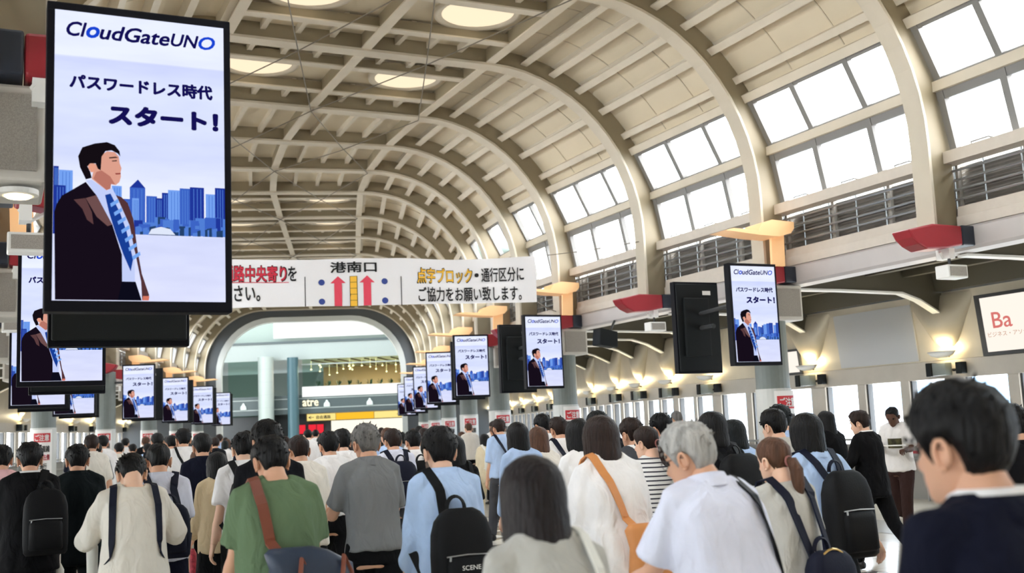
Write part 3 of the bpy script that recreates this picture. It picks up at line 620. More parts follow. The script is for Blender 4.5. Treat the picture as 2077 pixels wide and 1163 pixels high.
# ---------------------------------------------------------------- notices on the columns
nproto = None
for k in MAIN:
    if k == 'X': continue
    for sx in (1, -1):
        lab = 'white notice with a red heading wrapped on the %s %s column' % (RC[k], SIDE[sx])
        p = P(k, colx(k, sx), 0); rz = -FR[k][1]
        if nproto is None:
            nproto = thing('notice', lab, 'poster', p, rz, 'red headed notices on the columns')
            def cyl(u, v, d=0): a = -math.pi/2+.05+u; return Vector(((.294+d)*math.cos(a), (.325+d)*math.sin(a), v))
            mb = MB(); n = 12; ring = lambda d: [[cyl(-.75+1.5*j/n, z, d) for j in range(n+1)] for z in (.9, 1.98)]
            a, b = ring(0), ring(-.012); mb.loft([a[0]+b[0][::-1], a[1]+b[1][::-1]]); mb.build('sheet', M['paper'], nproto)
            mb = MB(); mb.loft([[cyl(-.62+1.24*j/n, z, .004) for j in range(n+1)] for z in (1.70, 1.90)], False, False); mb.build('heading', mat('notice_red', (206, 58, 66), .6), nproto)
            fnc = lambda u, v: cyl(u, v, .008)
            text_mesh('ご注意', 'lettering', M['paper'], -.5, .5, 1.73, 1.87, fnc, nproto, .03)
            text_mesh('朝の混雑', 'lettering', M['ink'], -.55, .55, 1.48, 1.62, fnc, nproto, .03); text_mesh('通路左側', 'lettering', M['inkred'], -.35, .55, 1.30, 1.43, fnc, nproto, .03)
            text_mesh('ご通行', 'lettering', M['ink'], -.35, .35, 1.10, 1.23, fnc, nproto, .03)
        else: dup(nproto, p, rz, lab)
# ---------------------------------------------------------------- right aisle: blank panel, lit sign, small sign
def rw(y, z, d=0): return Vector((CX+9.25+(3.6-z)*.103-d, y, z))
def wallpanel(name, y0, y1, z0, z1, d, m, parent=None):
    mb = MB(); mb.hexa([rw(y1, z0, d), rw(y0, z0, d), rw(y0, z0, -.03), rw(y1, z0, -.03), rw(y1, z1, d), rw(y0, z1, d), rw(y0, z1, -.03), rw(y1, z1, -.03)]); return mb.build(name, m, parent)
tag(wallpanel('wall_panel', 14.55, 16.55, 2.46, 3.48, .04, M['blank']), 'large blank grey panel between two lamps on the right aisle wall', 'panel')
ls = thing('lightbox_sign', 'lit white sign box with red letters above the right aisle windows', 'sign')
wallpanel('sign_frame', 10.6, 13.12, 2.44, 3.46, .05, M['dark'], ls)
wallpanel('sign_face', 10.68, 13.0, 2.50, 3.40, .06, emat('sign_white_glow', (255, 244, 232), 1.05), ls)
fs_ = lambda u, v: rw(-u, v, .075)
text_mesh('Ba', 'lettering', emat('sign_red', (218, 120, 114), 1.0), -12.80, -12.42, 2.88, 3.14, fs_, ls, .01)
text_mesh('ビジネス・アソシエイツ', 'lettering', emat('sign_brown', (190, 140, 110), 1.0), -12.93, -11.85, 2.74, 2.82, fs_, ls)
ss = thing('lightbox_sign', 'small lit white sign with black marks low on the right aisle wall', 'sign')
wallpanel('sign_frame', 17.7, 18.75, 2.42, 2.95, .05, M['dark'], ss); wallpanel('sign_face', 17.76, 18.69, 2.47, 2.90, .06, emat('sign_white_glow', (255, 244, 232), 1.05), ss)
mb = MB()
for a, b, c, e in ((18.1, 18.5, 2.66, 2.69), (18.1, 18.14, 2.6, 2.82), (18.3, 18.34, 2.6, 2.82), (18.46, 18.5, 2.6, 2.82), (18.1, 18.5, 2.79, 2.82)): mb.add([rw(b, c, .065), rw(a, c, .065), rw(a, e, .065), rw(b, e, .065)], [(0, 1, 2, 3)])
mb.build('map_marks', M['ink'], ss)
hs = thing('loudspeaker', 'black horn loudspeaker under the right edge beam beside the third column', 'speaker', P('C', 5.5, 3.30, 1.7), 0)
MB().prism([(-.22, -.14), (.20, -.20), (.22, .12), (-.18, .2)], -.16, .16, lambda u, v, t: (u, t, v)).build('cabinet', M['blackm'], hs, bevel=.02)
MB().tube([(.1, 0, .1), (.25, 0, .36)], .025, 6).build('bracket', M['dark'], hs)
# big capital box close by on the left with its downlight
db = thing('downlight', 'round warm downlight under the grey grille box beside the big screen', 'ceiling light', P('Z', -5.56, 3.06, -.18), 0)
mb = MB(); mb.loft([[(r_*math.cos(j*math.pi/12), r_*math.sin(j*math.pi/12), z) for j in range(24)] for r_, z in ((.11, .0), (.11, -.03), (.085, -.035))]); mb.build('rim', M['white'], db)
mb = MB(); mb.loft([[(r_*math.cos(j*math.pi/12), r_*math.sin(j*math.pi/12), z) for j in range(24)] for r_, z in ((.08, -.03), (.06, -.045))]); mb.build('lens', M['lampwarm'], db)
# retractable red belt barrier in the right aisle
for n_, (k, a) in enumerate((('A', -1.5), ('A', .9), ('B', .3), ('B', 2.4))):
    t = thing('barrier_post', 'steel barrier post with red belt, %s along the right aisle' % ORD[n_], 'barrier', P(k, 8.2, 0, a), 0, 'belt barrier posts')
    MB().loft([[(r_*math.cos(j*math.pi/8), r_*math.sin(j*math.pi/8), z) for j in range(16)] for r_, z in ((.17, 0), (.17, .02), (.03, .04), (.03, .95))]).build('pole', M['pipe'], t)
    MB().box((0, 0, .9), (.08, .08, .12)).build('belt_head', M['black'], t, bevel=.01)
    if n_ < 3:
        L_ = (P('A', 8.2, 0, .9)-P('A', 8.2, 0, -1.5)).length if n_ == 0 else (2.9 if n_ == 1 else 2.1)
        MB().box((0, L_/2, .9), (.006, L_-.08, .05)).build('belt', M['red'], t)
# ---------------------------------------------------------------- far end: arch wall and the station building beyond
mb = MB(); n = 40
def archp(hw, zt, r):
    pts = [(hw, 0), (hw, zt-r)]+[(hw-r+r*math.sin(R(a)), zt-r+r*math.cos(R(a))) for a in range(82, -1, -9)]
    return pts+[(-x, z) for x, z in reversed(pts)]
oi, oo = archp(4.85, 7.75, 2.84), archp(5.45, 8.2, 3.06)
for y0, y1, m_, a, b, nm in ((.1, .35, 'ring', oi, oo, 'wall_back'), (-.02, .5, 'trimg', archp(4.58, 7.5, 2.66), oi, 'trim_7')):
    mb = MB(); mb.loft([[P('O', x, z, y0), P('O', x2, z2, y0), P('O', x2, z2, y1), P('O', x, z, y1)] for (x, z), (x2, z2) in zip(a, b)]); mb.build(nm, M[m_], kind='structure')
for sx in (1, -1):
    mb = MB(); mb.hexa([P('O', sx*x, z, y) for z in (0, 9.2) for x, y in ((5.42, .12), (11, .12), (11, .34), (5.42, .34))]); mb.build('wall_back', M['ring'], kind='structure')
mb = MB(); mb.hexa([P('O', x, z, y) for z in (8.15, 10) for x, y in ((-6, .12), (6, .12), (6, .34), (-6, .34))]); mb.build('wall_back', M['ring'], kind='structure')
FA = R(24.5); FB = Vector((19.41, 67.59)); FE = Vector((math.cos(FA), -math.sin(FA))); FN = Vector((math.sin(FA), math.cos(FA)))
def fp(x, z, d=0): q = FB+FE*x+FN*d; return Vector((q.x, q.y, z))
def fbox(x0, x1, z0, z1, d0, d1, name, m, parent=None, kind=None, bevel=0):
    mb = MB(); mb.hexa([fp(x, z, d) for z in (z0, z1) for x, d in ((x0, d0), (x1, d0), (x1, d1), (x0, d1))]); return mb.build(name, m, parent, kind=kind, bevel=bevel)
Fm = lambda nme, rgb, **k: mat('far_'+nme, rgb, **k)
grn = Fm('greenwhite', (158, 172, 166), rough=.5); grey = Fm('grey_band', (150, 158, 156), rough=.4); dgr = Fm('slate', (70, 80, 82), rough=.35); 
fbox(-12, 12, 7.5, 12, .4, .6, 'wall_back', grn, kind='structure')
fbox(-12, 12, 6.55, 7.5, -.4, .6, 'wall_back', grey, kind='structure')
fbox(-12, 12, 7.44, 7.58, -.5, -.38, 'trim_8', dgr, kind='structure')
fbox(-12, 12, 6.4, 6.56, -.4, 14, 'ceiling', grey, kind='structure')
fbox(-12, 12, 0, 12, 14, 14.3, 'wall_back', Fm('deep', (120, 130, 126), rough=.6), kind='structure')
fbox(-12, -11.8, 0, 12, -9, 14, 'wall_back', Fm('deep', (120, 130, 126)), kind='structure'); fbox(11.8, 12, 0, 12, -9, 14, 'wall_back', Fm('deep', (120, 130, 126)), kind='structure')
fbox(-12, 12, 11.5, 11.7, -11, 14, 'ceiling', grn, kind='structure')
tag(fbox(-3.6, 4.03, 7.78, 8.95, -.6, -.45, 'sign_board', emat('far_board_glow', (255, 255, 255), 1.3)), 'wide glowing white board high inside the far archway', 'sign')
# glazed gallery, balcony and shop signs
gl = thing('window_200', '', ''); del gl['label']; del gl['category']; gl['kind'] = 'structure'
fbox(-1.9, 5.6, 4.6, 6.5, -.1, -.05, 'window_glass', M['greenglass'], gl)
fbox(-6.6, -4.6, 2.9, 6.4, -.1, -.05, 'window_glass', M['greenglass'], gl)
fbox(-1.95, 5.6, 6.05, 6.12, -.15, 0, 'window_frame', grey, gl)
fbox(-2.0, 8, 4.35, 4.5, .4, 9, 'floor', Fm('gallery_floor', (150, 140, 120)), kind='structure')
fbox(-2.0, 8, 4.5, 6.4, 9, 9.2, 'wall_back', Fm('gallery_back', (196, 160, 124)), kind='structure')
tag(fbox(-1.89, 4.6, 4.02, 4.66, -.35, -.2, 'balcony_sign', emat('far_strip_glow', (252, 255, 252), 1.25)), 'long glowing white strip along the far balcony front', 'sign')
gr = random.Random(5)
for j in range(26):
    x = -1.6+6.8*gr.random(); d = .8+6*gr.random(); z = 5.75+.55*gr.random()
    mb = MB(); c = fp(x, z, d); mb.tube([c, c+Vector((0, 0, -.07))], [.045, .06], 8); mb.tube([c, (c.x, c.y, 6.4)], .006, 4)
    tag(mb.build('pendant_lamp', emat('pendant_glow', (255, 226, 170), 5)), 'tiny warm pendant lamp over the far gallery', 'pendant lamp', 'pendant lamps in the far gallery')
for j in range(8):
    x = -1.4+.85*j; mb = MB(); mb.loft([[fp(x-.02+t*.9, 6.32, .3+t*7), fp(x+.05+t*.9, 6.32, .3+t*7), fp(x+.05+t*.9, 6.38, .3+t*7), fp(x-.02+t*.9, 6.38, .3+t*7)] for t in (0, 1)]); mb.build('gallery_beam', Fm('bronze', (92, 70, 56)), kind='structure')
for j in range(9):
    x = -1.0+.66*j; w_ = thing('gallery_plant', 'small dark plant on the far balcony edge, %s along it' % ORD[j], 'plant', fp(x, 4.66, .25), 0, 'plants along the far balcony')
    mb = MB()
    for q in range(14):
        a, h = gr.random()*6.28, .12+.2*gr.random(); b = Vector((.16*math.cos(a), .16*math.sin(a), h)); mb.add([(0, 0, 0), b+Vector((.03, 0, -.05)), b*1.15, b+Vector((-.03, 0, .05))], [(0, 1, 2, 3)])
    mb.build('foliage', Fm('leaf', (36, 60, 40)), w_); MB().box((0, 0, -.02), (.3, .2, .1)).build('planter', dgr, w_)
fbox(-12, 12, 2.98, 4.15, -.3, 0, 'wall_back', dgr, kind='structure'); fbox(-12, 12, 3.28, 3.34, -.34, -.29, 'trim_8', grey, kind='structure'); fbox(-12, 12, 3.9, 3.95, -.34, -.29, 'trim_8', grey, kind='structure')
for j, x in enumerate((-5.6, -.35, 2.35)):
    t = thing('wall_light', 'pale bell shaped fitting on the far dark band, %s from its end' % ORD[j], 'wall light', fp(x, 3.34, -.34), 0, 'bell fittings on the far band')
    mb = MB(); mb.loft([[fp(x+r_*math.cos(a*math.pi/8), z, -.36+r_*.4*math.sin(a*math.pi/8))-fp(x, 3.34, -.34) for a in range(16)] for r_, z in ((.2, 3.36), (.19, 3.55), (.10, 3.66), (.04, 3.78))]); mb.build('shade', Fm('fitting', (196, 204, 202)), t)
tag(text_mesh('atre', 'shop_lettering', emat('atre_glow', (255, 244, 206), 1.6), -1.86, -.88, 3.44, 3.84, lambda u, v: fp(u, v, -.42), None, .02), 'glowing cream shop lettering on the far dark band', 'sign')
for x, r_, m_, z0, z1 in ((-4.05, .48, Fm('pillar', (158, 166, 162), rough=.35), 0, 6.6), (-2.36, .35, Fm('pillar_dark', (62, 88, 96), rough=.35), 0, 6.5)):
    mb = MB(); mb.loft([[fp(x+r_*math.cos(j*math.pi/14), z, -.9+r_*math.sin(j*math.pi/14)) for j in range(28)] for z in (z0, z1)]); mb.build('column', m_, kind='structure')
    if r_ > .45:
        for z in (2.6, 3.4, 4.2, 5.0, 5.8): mb = MB(); mb.loft([[fp(x+(r_+.006)*math.cos(j*math.pi/14), zz, -.9+(r_+.006)*math.sin(j*math.pi/14)) for j in range(28)] for zz in (z, z+.025)]); mb.build('trim_9', grey, kind='structure')
ys = thing('direction_sign', 'long lit yellow direction sign over the far shop fronts', 'sign')
fbox(-1.62, 4.45, 2.48, 2.95, -.5, -.36, 'sign_case', Fm('sign_case', (120, 96, 40)), ys)
for x0, x1, c in ((-1.58, .2, (250, 226, 140)), (.24, 2.6, (250, 190, 50)), (2.64, 4.4, (255, 226, 130))): fbox(x0, x1, 2.51, 2.92, -.53, -.5, 'sign_face', emat('far_yel%d' % c[1], c, 1.1), ys)
text_mesh('←', 'lettering', M['ink'], -1.5, -1.15, 2.62, 2.8, lambda u, v: fp(u, v, -.545), ys, .02); text_mesh('自由通路', 'lettering', M['ink'], -1.0, -.1, 2.6, 2.82, lambda u, v: fp(u, v, -.545), ys, .03)
text_mesh('→', 'lettering', M['ink'], 4.05, 4.35, 2.62, 2.8, lambda u, v: fp(u, v, -.545), ys, .02)
tag(fbox(-.2, 6.5, .3, 2.46, .3, .4, 'shop_window', emat('shop_glow', (255, 246, 224), 1.2)), 'bright white shop front under the yellow sign', 'shop front')
fbox(-12, -.2, 0, 2.98, .3, .5, 'wall_back', Fm('shop_dark', (34, 36, 38), rough=.3), kind='structure'); fbox(6.5, 12, 0, 2.98, .3, .5, 'wall_back', Fm('shop_dark', (34, 36, 38)), kind='structure')
hp = thing('shop_sign', 'small black panel with a glowing white H', 'sign'); fbox(-2.95, -2.42, 1.7, 2.42, .2, .29, 'panel', M['blackm'], hp)
text_mesh('H', 'lettering', emat('h_glow', (255, 236, 190), 1.6), -2.84, -2.54, 1.8, 2.3, lambda u, v: fp(u, v, .18), hp, .03)
for j, (x0, x1) in enumerate(((-2.36, -1.84), (-1.62, -1.16), (-1.09, -.69))):
    tag(fbox(x0, x1, 1.72, 2.27, .15, .28, 'poster_case', emat('red_poster_glow', (232, 46, 62), 1.1)), 'small glowing red poster case beyond the arch, %s beside the H panel' % ORD[j], 'poster', 'red poster cases by the far shop')
# pale building outside the right aisle windows
ob = thing('outside_building', 'pale office building seen through the right aisle windows', 'building')
MB().box((34, 24, 3), (8, 60, 12)).build('facade', mat('pale_facade', (214, 222, 232), .6), ob)
for j in range(14):
    MB().box((29.97, -2+4*j, 2.6), (.06, 2.6, 2.0)).build('office_window', mat('sky_blue_glass', (150, 182, 214), .15), ob)

area('atrium_fill', fp(0, 11.2, -4), 9, 330, (.92, 1, .97), (0, 0, 0), 'SQUARE')  # unseen fill added to brighten the atrium
area('gallery_fill', fp(2, 6.2, 3.5), 5, 800, (1, .86, .66), (0, 0, 0), 'SQUARE')  # unseen warm fill added to brighten the gallery
# ================================================================ people
def interp(tab, t):
    for (a, *va), (b, *vb) in zip(tab, tab[1:]):
        if t <= b or (b, *vb) == tuple(tab[-1]):
            f = max(0, min(1, (t-a)/(b-a))); f = f*f*(3-2*f)*.5+f*.5
            return [x+(y-x)*f for x, y in zip(va, vb)]
HEAD = [(0, .026, .074, .028), (.018, .044, .083, .012), (.045, .057, .086, .052), (.075, .066, .086, .080), (.105, .072, .084, .093), (.14, .0755, .088, .099), (.175, .0725, .084, .097), (.20, .060, .066, .083), (.216, .042, .044, .058), (.226, .022, .022, .030), (.2295, .004, .004, .006)]
def head_pt(z, ph, off=0):
    sd, fr, bk = interp(HEAD, z); c, s_ = math.cos(ph), math.sin(ph)
    x = sd*s_; y = (fr if c > 0 else bk)*c
    if c > 0:   # nose, eye sockets, lips, chin
        if z < .2: y *= 1-.06*abs(s_)
        y += .024*math.exp(-((z-.078)/.016)**2)*math.exp(-(x/.011)**2)+.012*math.exp(-((z-.10)/.02)**2)*math.exp(-(x/.008)**2)
        y -= .010*math.exp(-((z-.112)/.011)**2)*math.exp(-((abs(x)-.032)/.016)**2)
        y += .005*math.exp(-((z-.128)/.008)**2)*math.exp(-((abs(x)-.03)/.025)**2)
        y += .006*math.exp(-((z-.046)/.008)**2)*math.exp(-(x/.024)**2) - .004*math.exp(-((z-.0455)/.0025)**2)*math.exp(-(x/.026)**2)+.004*math.exp(-((z-.012)/.012)**2)*math.exp(-(x/.02)**2)
    if off:
        l = math.hypot(x, y)+1e-6; up = max(0, (z-.15)/.08)
        return Vector((x+off*x/l*(1-.4*up), y+off*y/l*(1-.4*up), z+off*up))
    return Vector((x, y, z))
def ztab(n):
    return [.2295*(1-math.cos(math.pi*i/n))/2 if i > n/2 else .2295*(i/n) for i in range(n+1)]
HZ_ = [0, .008, .018, .03, .038, .0455, .053, .063, .073, .083, .094, .105, .115, .125, .137, .15, .163, .175, .186, .196, .205, .213, .219, .224, .2275, .2295]
def head_mb():
    mb = MB(); n = 40
    mb.loft([[head_pt(z, 2*math.pi*(j+.5)/n) for j in range(n)] for z in HZ_], True, True)
    for sx in (1, -1):          # ears
        rim = []
        for j in range(10):
            a = R(-60+300*j/9); rim.append((sx*(.077+.010*(1-abs(j-4.5)/6)), -.018-.017*math.cos(a)*1.0, .098+.029*math.sin(a)))
        mb.tube(rim, [.004]+[.0058]*8+[.0055], 7)
        mb.loft([[(sx*(x_+.07), -.016-.016*r_*math.cos(2*math.pi*j/10), .094+.026*r_*math.sin(2*math.pi*j/10)) for j in range(10)] for x_, r_ in ((-.004, .9), (.006, 1), (.010, .8))], True, True)
        mb.tube([(sx*.077, -.008, .075), (sx*.08, -.013, .066), (sx*.078, -.02, .070)], [.006, .007, .005], 7)
    return mb
HEADMB = head_mb()
def hair_mb(style, seed=0, puff=0, near=True):
    rr = random.Random(seed); mb = MB(); n = 44 if near else 26; rows = 12 if near else 8
    def zmin(ph):
        a = abs(math.degrees(math.atan2(math.sin(ph), math.cos(ph))))
        if style in ('short', 'grey', 'thin'): tab = [(0, .183), (32, .180), (52, .160), (66, .118), (78, .080 if style != 'thin' else .1), (90, .112), (112, .118), (125, .070), (145, .012), (180, .002)]
        elif style == 'bob': tab = [(0, .165), (38, .150), (56, .06), (70, -.015), (110, -.045), (180, -.055)]
        elif style == 'long': tab = [(0, .17), (38, .155), (56, .06), (70, -.05), (105, -.16), (180, -.24)]
        elif style == 'medium': tab = [(0, .17), (38, .155), (56, .08), (74, .02), (110, -.012), (180, -.025)]
        else: tab = [(0, .185), (30, .18), (55, .15), (70, .11), (100, .11), (125, .07), (180, .035)]
        return interp(tab, a)[0]
    outer = []; inn = []
    th0 = {'short': .017, 'grey': .016, 'thin': .008, 'bob': .024, 'long': .022, 'medium': .022}.get(style, .010)+puff
    for j in range(n):
        ph = 2*math.pi*(j+.5)/n; z0 = zmin(ph); oc = []; ic = []
        jit = rr.uniform(-.006, .006)
        for i in range(rows+1):
            f = i/rows; z = z0+(.2295-z0)*(1-(1-f)**1.25)
            zz = max(z, .0)
            ed = min(1, f*5) if style in ('short', 'grey', 'thin', 'pony') else min(1, .45+f*3)
            th = th0*ed
            if style in ('bob', 'long', 'medium') and z < .12:   # hanging curtain
                drop = (.12-z)
                base = head_pt(.12, ph, th0); p = Vector((base.x*(1-.15*max(0, drop-.14)), base.y, z))
                if math.cos(ph) < 0: p.y -= .012*drop/.15
                if style != 'long' and i == 0: p.x *= .93; p.y *= .93
                p += Vector((math.sin(ph), math.cos(ph), 0))*rr.uniform(-.0015, .0025)
                q = Vector((p.x*.80, p.y*.80, z+.004))
            else:
                p = head_pt(zz, ph, th)
                w = .0035 if style in ('bob', 'long', 'medium', 'pony') else .0075
                nz_ = noise.noise(Vector((p.x*38+seed, p.y*38, p.z*26)))
                p += (p-Vector((0, -.01, .12))).normalized()*nz_*w*ed
                q = head_pt(zz, ph, -.004)
            if i == 0: p.z += jit*.8
            oc.append(p); ic.append(q)
        outer.append(oc); inn.append(ic)
    vs = []; idx = {}
    for j in range(n):
        for i in range(rows+1): idx['o', j, i] = len(vs); vs.append(outer[j][i]); idx['i', j, i] = len(vs); vs.append(inn[j][i])
    fs = []
    for j in range(n):
        k = (j+1) % n
        for i in range(rows):
            fs.append((idx['o', j, i], idx['o', k, i], idx['o', k, i+1], idx['o', j, i+1])); fs.append((idx['i', k, i], idx['i', j, i], idx['i', j, i+1], idx['i', k, i+1]))
        fs.append((idx['i', j, 0], idx['i', k, 0], idx['o', k, 0], idx['o', j, 0]))
    mb.add(vs, fs)
    if style == 'pony':
        mb.tube([(0, -.095, .10), (.004, -.125, .095), (.01, -.14, .05), (.012, -.138, -.02), (.008, -.125, -.10), (.0, -.115, -.17)], [.018, .03, .036, .034, .026, .008], 14)
        mb.tube([(0, -.098, .10), (0, -.115, .098)], [.024, .024], 10)
    if style in ('short', 'grey') and near:      # tufts along crown and nape
        for q in range(70):
            ph = rr.uniform(0, 6.283); z = rr.uniform(.13, .226); b = head_pt(z, ph, th0*.8)
            d = (b-Vector((0, -.01, .12))).normalized(); t = Vector((d.y, -d.x, .3)).normalized()*rr.uniform(-1, 1)
            tip = b+d*rr.uniform(.006, .013)+t*.02-Vector((0, .006, 0)); sw_ = d.cross(t).normalized()*.008
            mb.add([b-sw_, b+sw_, tip, b-d*.006], [(0, 1, 2), (1, 3, 2), (3, 0, 2), (0, 3, 1)])
    return mb
def remesh(mb, voxel, it=4):
    me = bpy.data.meshes.new('t'); me.from_pydata([tuple(v) for v in mb.v], [], mb.f)
    bm = bmesh.new(); bm.from_mesh(me); bmesh.ops.recalc_face_normals(bm, faces=bm.faces); bm.to_mesh(me); bm.free()
    o = bpy.data.objects.new('t', me); COL.objects.link(o)
    m = o.modifiers.new('r', 'REMESH'); m.mode = 'VOXEL'; m.voxel_size = voxel; m.use_smooth_shade = True
    s_ = o.modifiers.new('s', 'SMOOTH'); s_.factor = .5; s_.iterations = it
    out = bpy.data.meshes.new_from_object(o.evaluated_get(bpy.context.evaluated_depsgraph_get()))
    bpy.data.objects.remove(o); bpy.data.meshes.remove(me); return out
def join_mb(me, mb):     # append raw geometry to a mesh
    bm = bmesh.new(); bm.from_mesh(me); t = bpy.data.meshes.new('t'); t.from_pydata([tuple(v) for v in mb.v], [], mb.f)
    b2 = bmesh.new(); b2.from_mesh(t); bmesh.ops.recalc_face_normals(b2, faces=b2.faces); b2.to_mesh(t); b2.free()
    bm.from_mesh(t); bpy.data.meshes.remove(t)
    for f in bm.faces: f.smooth = True
    bm.to_mesh(me); bm.free(); return me
def wrinkle(me, amp, seed, sc=(7, 7, 3.2)):
    co = [v.co.copy() for v in me.vertices]; no = [v.normal.copy() for v in me.vertices]
    for v, c, n_ in zip(me.vertices, co, no):
        q = Vector((c.x*sc[0]+seed, c.y*sc[1], c.z*sc[2]+c.x*2))
        r = noise.noise(q); r2 = noise.noise(q*2.3+Vector((9, 3, 1)))
        v.co = c+n_*amp*((1-abs(r)*2.4)*.7+r2*.5)
def link_mesh(name, me, m, parent):
    me.name = name; me.materials.clear(); me.materials.append(m); me.polygons.foreach_set('use_smooth', [True]*len(me.polygons))
    o = bpy.data.objects.new(name, me); COL.objects.link(o); o.parent = parent; return o
TOR = [(-.16, .158, .108), (0, .155, .110), (.12, .136, .098), (.30, .148, .112), (.42, .150, .106), (.49, .118, .080), (.535, .078, .060), (.57, .054, .054)]
class Pose:
    def __init__(s, lean=3, hp=6, hy=0, hroll=0, armL=(2, 5, 15, 0), armR=(-2, 5, 15, 0), legL=(20, 5), legR=(-18, 22), sw=.140, girth=1.0, fem=0):
        s.__dict__.update(locals()); s.lean = R(lean); s.loose = .02
        if fem: s.sw = min(sw, .128)
    def S(s, h, x=0, y=0):
        c, sn = math.cos(s.lean), math.sin(s.lean); return Vector((x, sn*h+y*c, .90+c*h-y*sn))
    def ring(s, h, n=20, grow=0, gy=1.0):
        rx_, ry_ = interp(TOR, h); rx_ = rx_*s.girth*(.95 if s.fem else 1)+grow; ry_ = ry_*s.girth*gy+grow
        return [s.S(h, rx_*math.copysign(abs(math.cos(a))**.85, math.cos(a)), ry_*math.copysign(abs(math.sin(a))**.85, math.sin(a))) for a in [2*math.pi*j/n for j in range(n)]]
    def back(s, x, h, off=None, front=False):   # point on the torso surface
        off = s.loose*1.15+.012 if off is None else off
        rx_, ry_ = interp(TOR, min(h, .5)); rx_ *= s.girth; ry_ *= s.girth; w = max(rx_+.03, s.sw*.9 if h > .3 else 0)
        y = (ry_+off)*math.sqrt(max(0.05, 1-(x/(w+.02))**2)); 
        if h > .47: y = y*max(.3, 1-(h-.47)/.10)+.012
        return s.S(h, x, y if front else -y)
    def arm(s, sx):
        sw_, ab, el, fin = (s.armR if sx > 0 else s.armL); sw_, ab, el, fin = R(sw_), R(ab), R(el), R(fin)
        sh = s.S(.475, sx*s.sw*(.9+.1*s.girth))
        d1 = Vector((sx*math.sin(ab), math.sin(sw_)*math.cos(ab), -math.cos(sw_)*math.cos(ab)))
        e = sh+d1*.285
        a2 = sw_+el; d2 = Vector((sx*math.sin(ab-fin), math.sin(a2)*math.cos(ab-fin), -math.cos(a2)*math.cos(ab-fin))).normalized()
        return sh, e, e+d2*.245, d1, d2
    def leg(s, sx):
        hs, kb = (s.legR if sx > 0 else s.legL); hs, kb = R(hs), R(kb)
        hip = Vector((sx*.085, 0, .88)); k = hip+Vector((0, math.sin(hs), -math.cos(hs)))*.42
        a = hs-kb; an = k+Vector((sx*.004, math.sin(a), -math.cos(a)))*.39
        return hip, k, an, a
def hand_mb(mb, w, d, sx, curl=35):
    d = d.normalized(); side = Vector((sx, 0, 0)); nrm = d.cross(side).normalized(); side = nrm.cross(d).normalized()   # palm faces the body
    fwd = Vector((0, 1, 0))-d*d.y; fwd = fwd.normalized() if fwd.length > .2 else side
    inw = d.cross(fwd).normalized()*1.0
    if inw.dot(Vector((-sx, 0, 0))) < 0: inw = -inw
    pal = []
    for t, a, b in ((-.02, .027, .021), (.0, .030, .019), (.03, .039, .017), (.06, .042, .015), (.085, .040, .012)):
        c = w+d*t; pal.append([c+fwd*a*math.cos(2*math.pi*j/12)+inw*b*math.sin(2*math.pi*j/12) for j in range(12)])
    mb.loft(pal, True, True)
    for q, (f_, L_) in enumerate(((.029, .070), (.010, .079), (-.010, .074), (-.028, .058))):
        p = w+d*.078+fwd*f_; c1, c2 = R(curl*(.6+.1*q)), R(curl*(1.5+.15*q))
        p1 = p+(d*math.cos(c1)+inw*math.sin(c1))*L_*.45; p2 = p1+(d*math.cos(c2)+inw*math.sin(c2))*L_*.33; p3 = p2+(d*math.cos(c2*1.3)+inw*math.sin(c2*1.3))*L_*.22
        mb.tube([p-d*.012, p, p1, p2, p3], [.0095, .0092, .0085, .0075, .0045], 8)
    p = w+d*.022+fwd*.030; mb.tube([p-fwd*.012, p+fwd*.014+d*.018+inw*.006, p+fwd*.020+d*.046+inw*.018, p+fwd*.016+d*.066+inw*.026], [.013, .0115, .0095, .005], 8)
def skin(name, rgb): return mat('skin_'+name, rgb, .55, subs=.08, spec=.3)
SKIN = [skin('fair', (232, 190, 164)), skin('tan', (214, 166, 138)), skin('deep', (92, 62, 50))]
def hairm(name, rgb, r_=.5): return mat('hair_'+name, rgb, r_, var=.4, vscale=40, bump=.6, bscale=90, stretch=(1, 1, .12), spec=.22)
HAIR = dict(black=hairm('black', (9, 8, 10)), brown=hairm('brown', (40, 27, 23)), light=hairm('chestnut', (88, 60, 45)), grey=hairm('grey', (112, 110, 108), .6), white=hairm('white', (172, 170, 166), .6), teal=hairm('inky', (8, 15, 18)))
def cloth(name, rgb, rough=.85, bump=.55):
    m = mat('cloth_'+name, rgb, rough, var=.05, vscale=14, bump=bump, bscale=7.5, spec=.15, stretch=(1.2, 1.2, .6))
    for n_ in m.node_tree.nodes:      # soft drape folds
        if n_.type == 'TEX_NOISE' and abs(n_.inputs['Scale'].default_value-7.5) < .01: n_.inputs['Distortion'].default_value = 1.6; n_.inputs['Detail'].default_value = 2
        if n_.type == 'BUMP': n_.inputs['Distance'].default_value = .035
    return m
def stripes(name, c1, c2, n=32):
    m = bpy.data.materials.new(name); m.use_nodes = True; nn = m.node_tree.nodes; l = m.node_tree.links; b = nn['Principled BSDF']; b.inputs['Roughness'].default_value = .85
    t = nn.new('ShaderNodeTexCoord'); w = nn.new('ShaderNodeTexWave'); w.bands_direction = 'Z'; w.inputs['Scale'].default_value = n/6.28*2.0; w.inputs['Distortion'].default_value = .3; w.inputs['Detail Scale'].default_value = .5
    r = nn.new('ShaderNodeValToRGB'); r.color_ramp.elements[0].position = .74; r.color_ramp.elements[0].color = (*s2l(c1), 1); r.color_ramp.elements[1].position = .78; r.color_ramp.elements[1].color = (*s2l(c2), 1)
    l.new(t.outputs['Object'], w.inputs[0]); l.new(w.outputs['Fac'], r.inputs[0]); l.new(r.outputs[0], b.inputs['Base Color']); return m
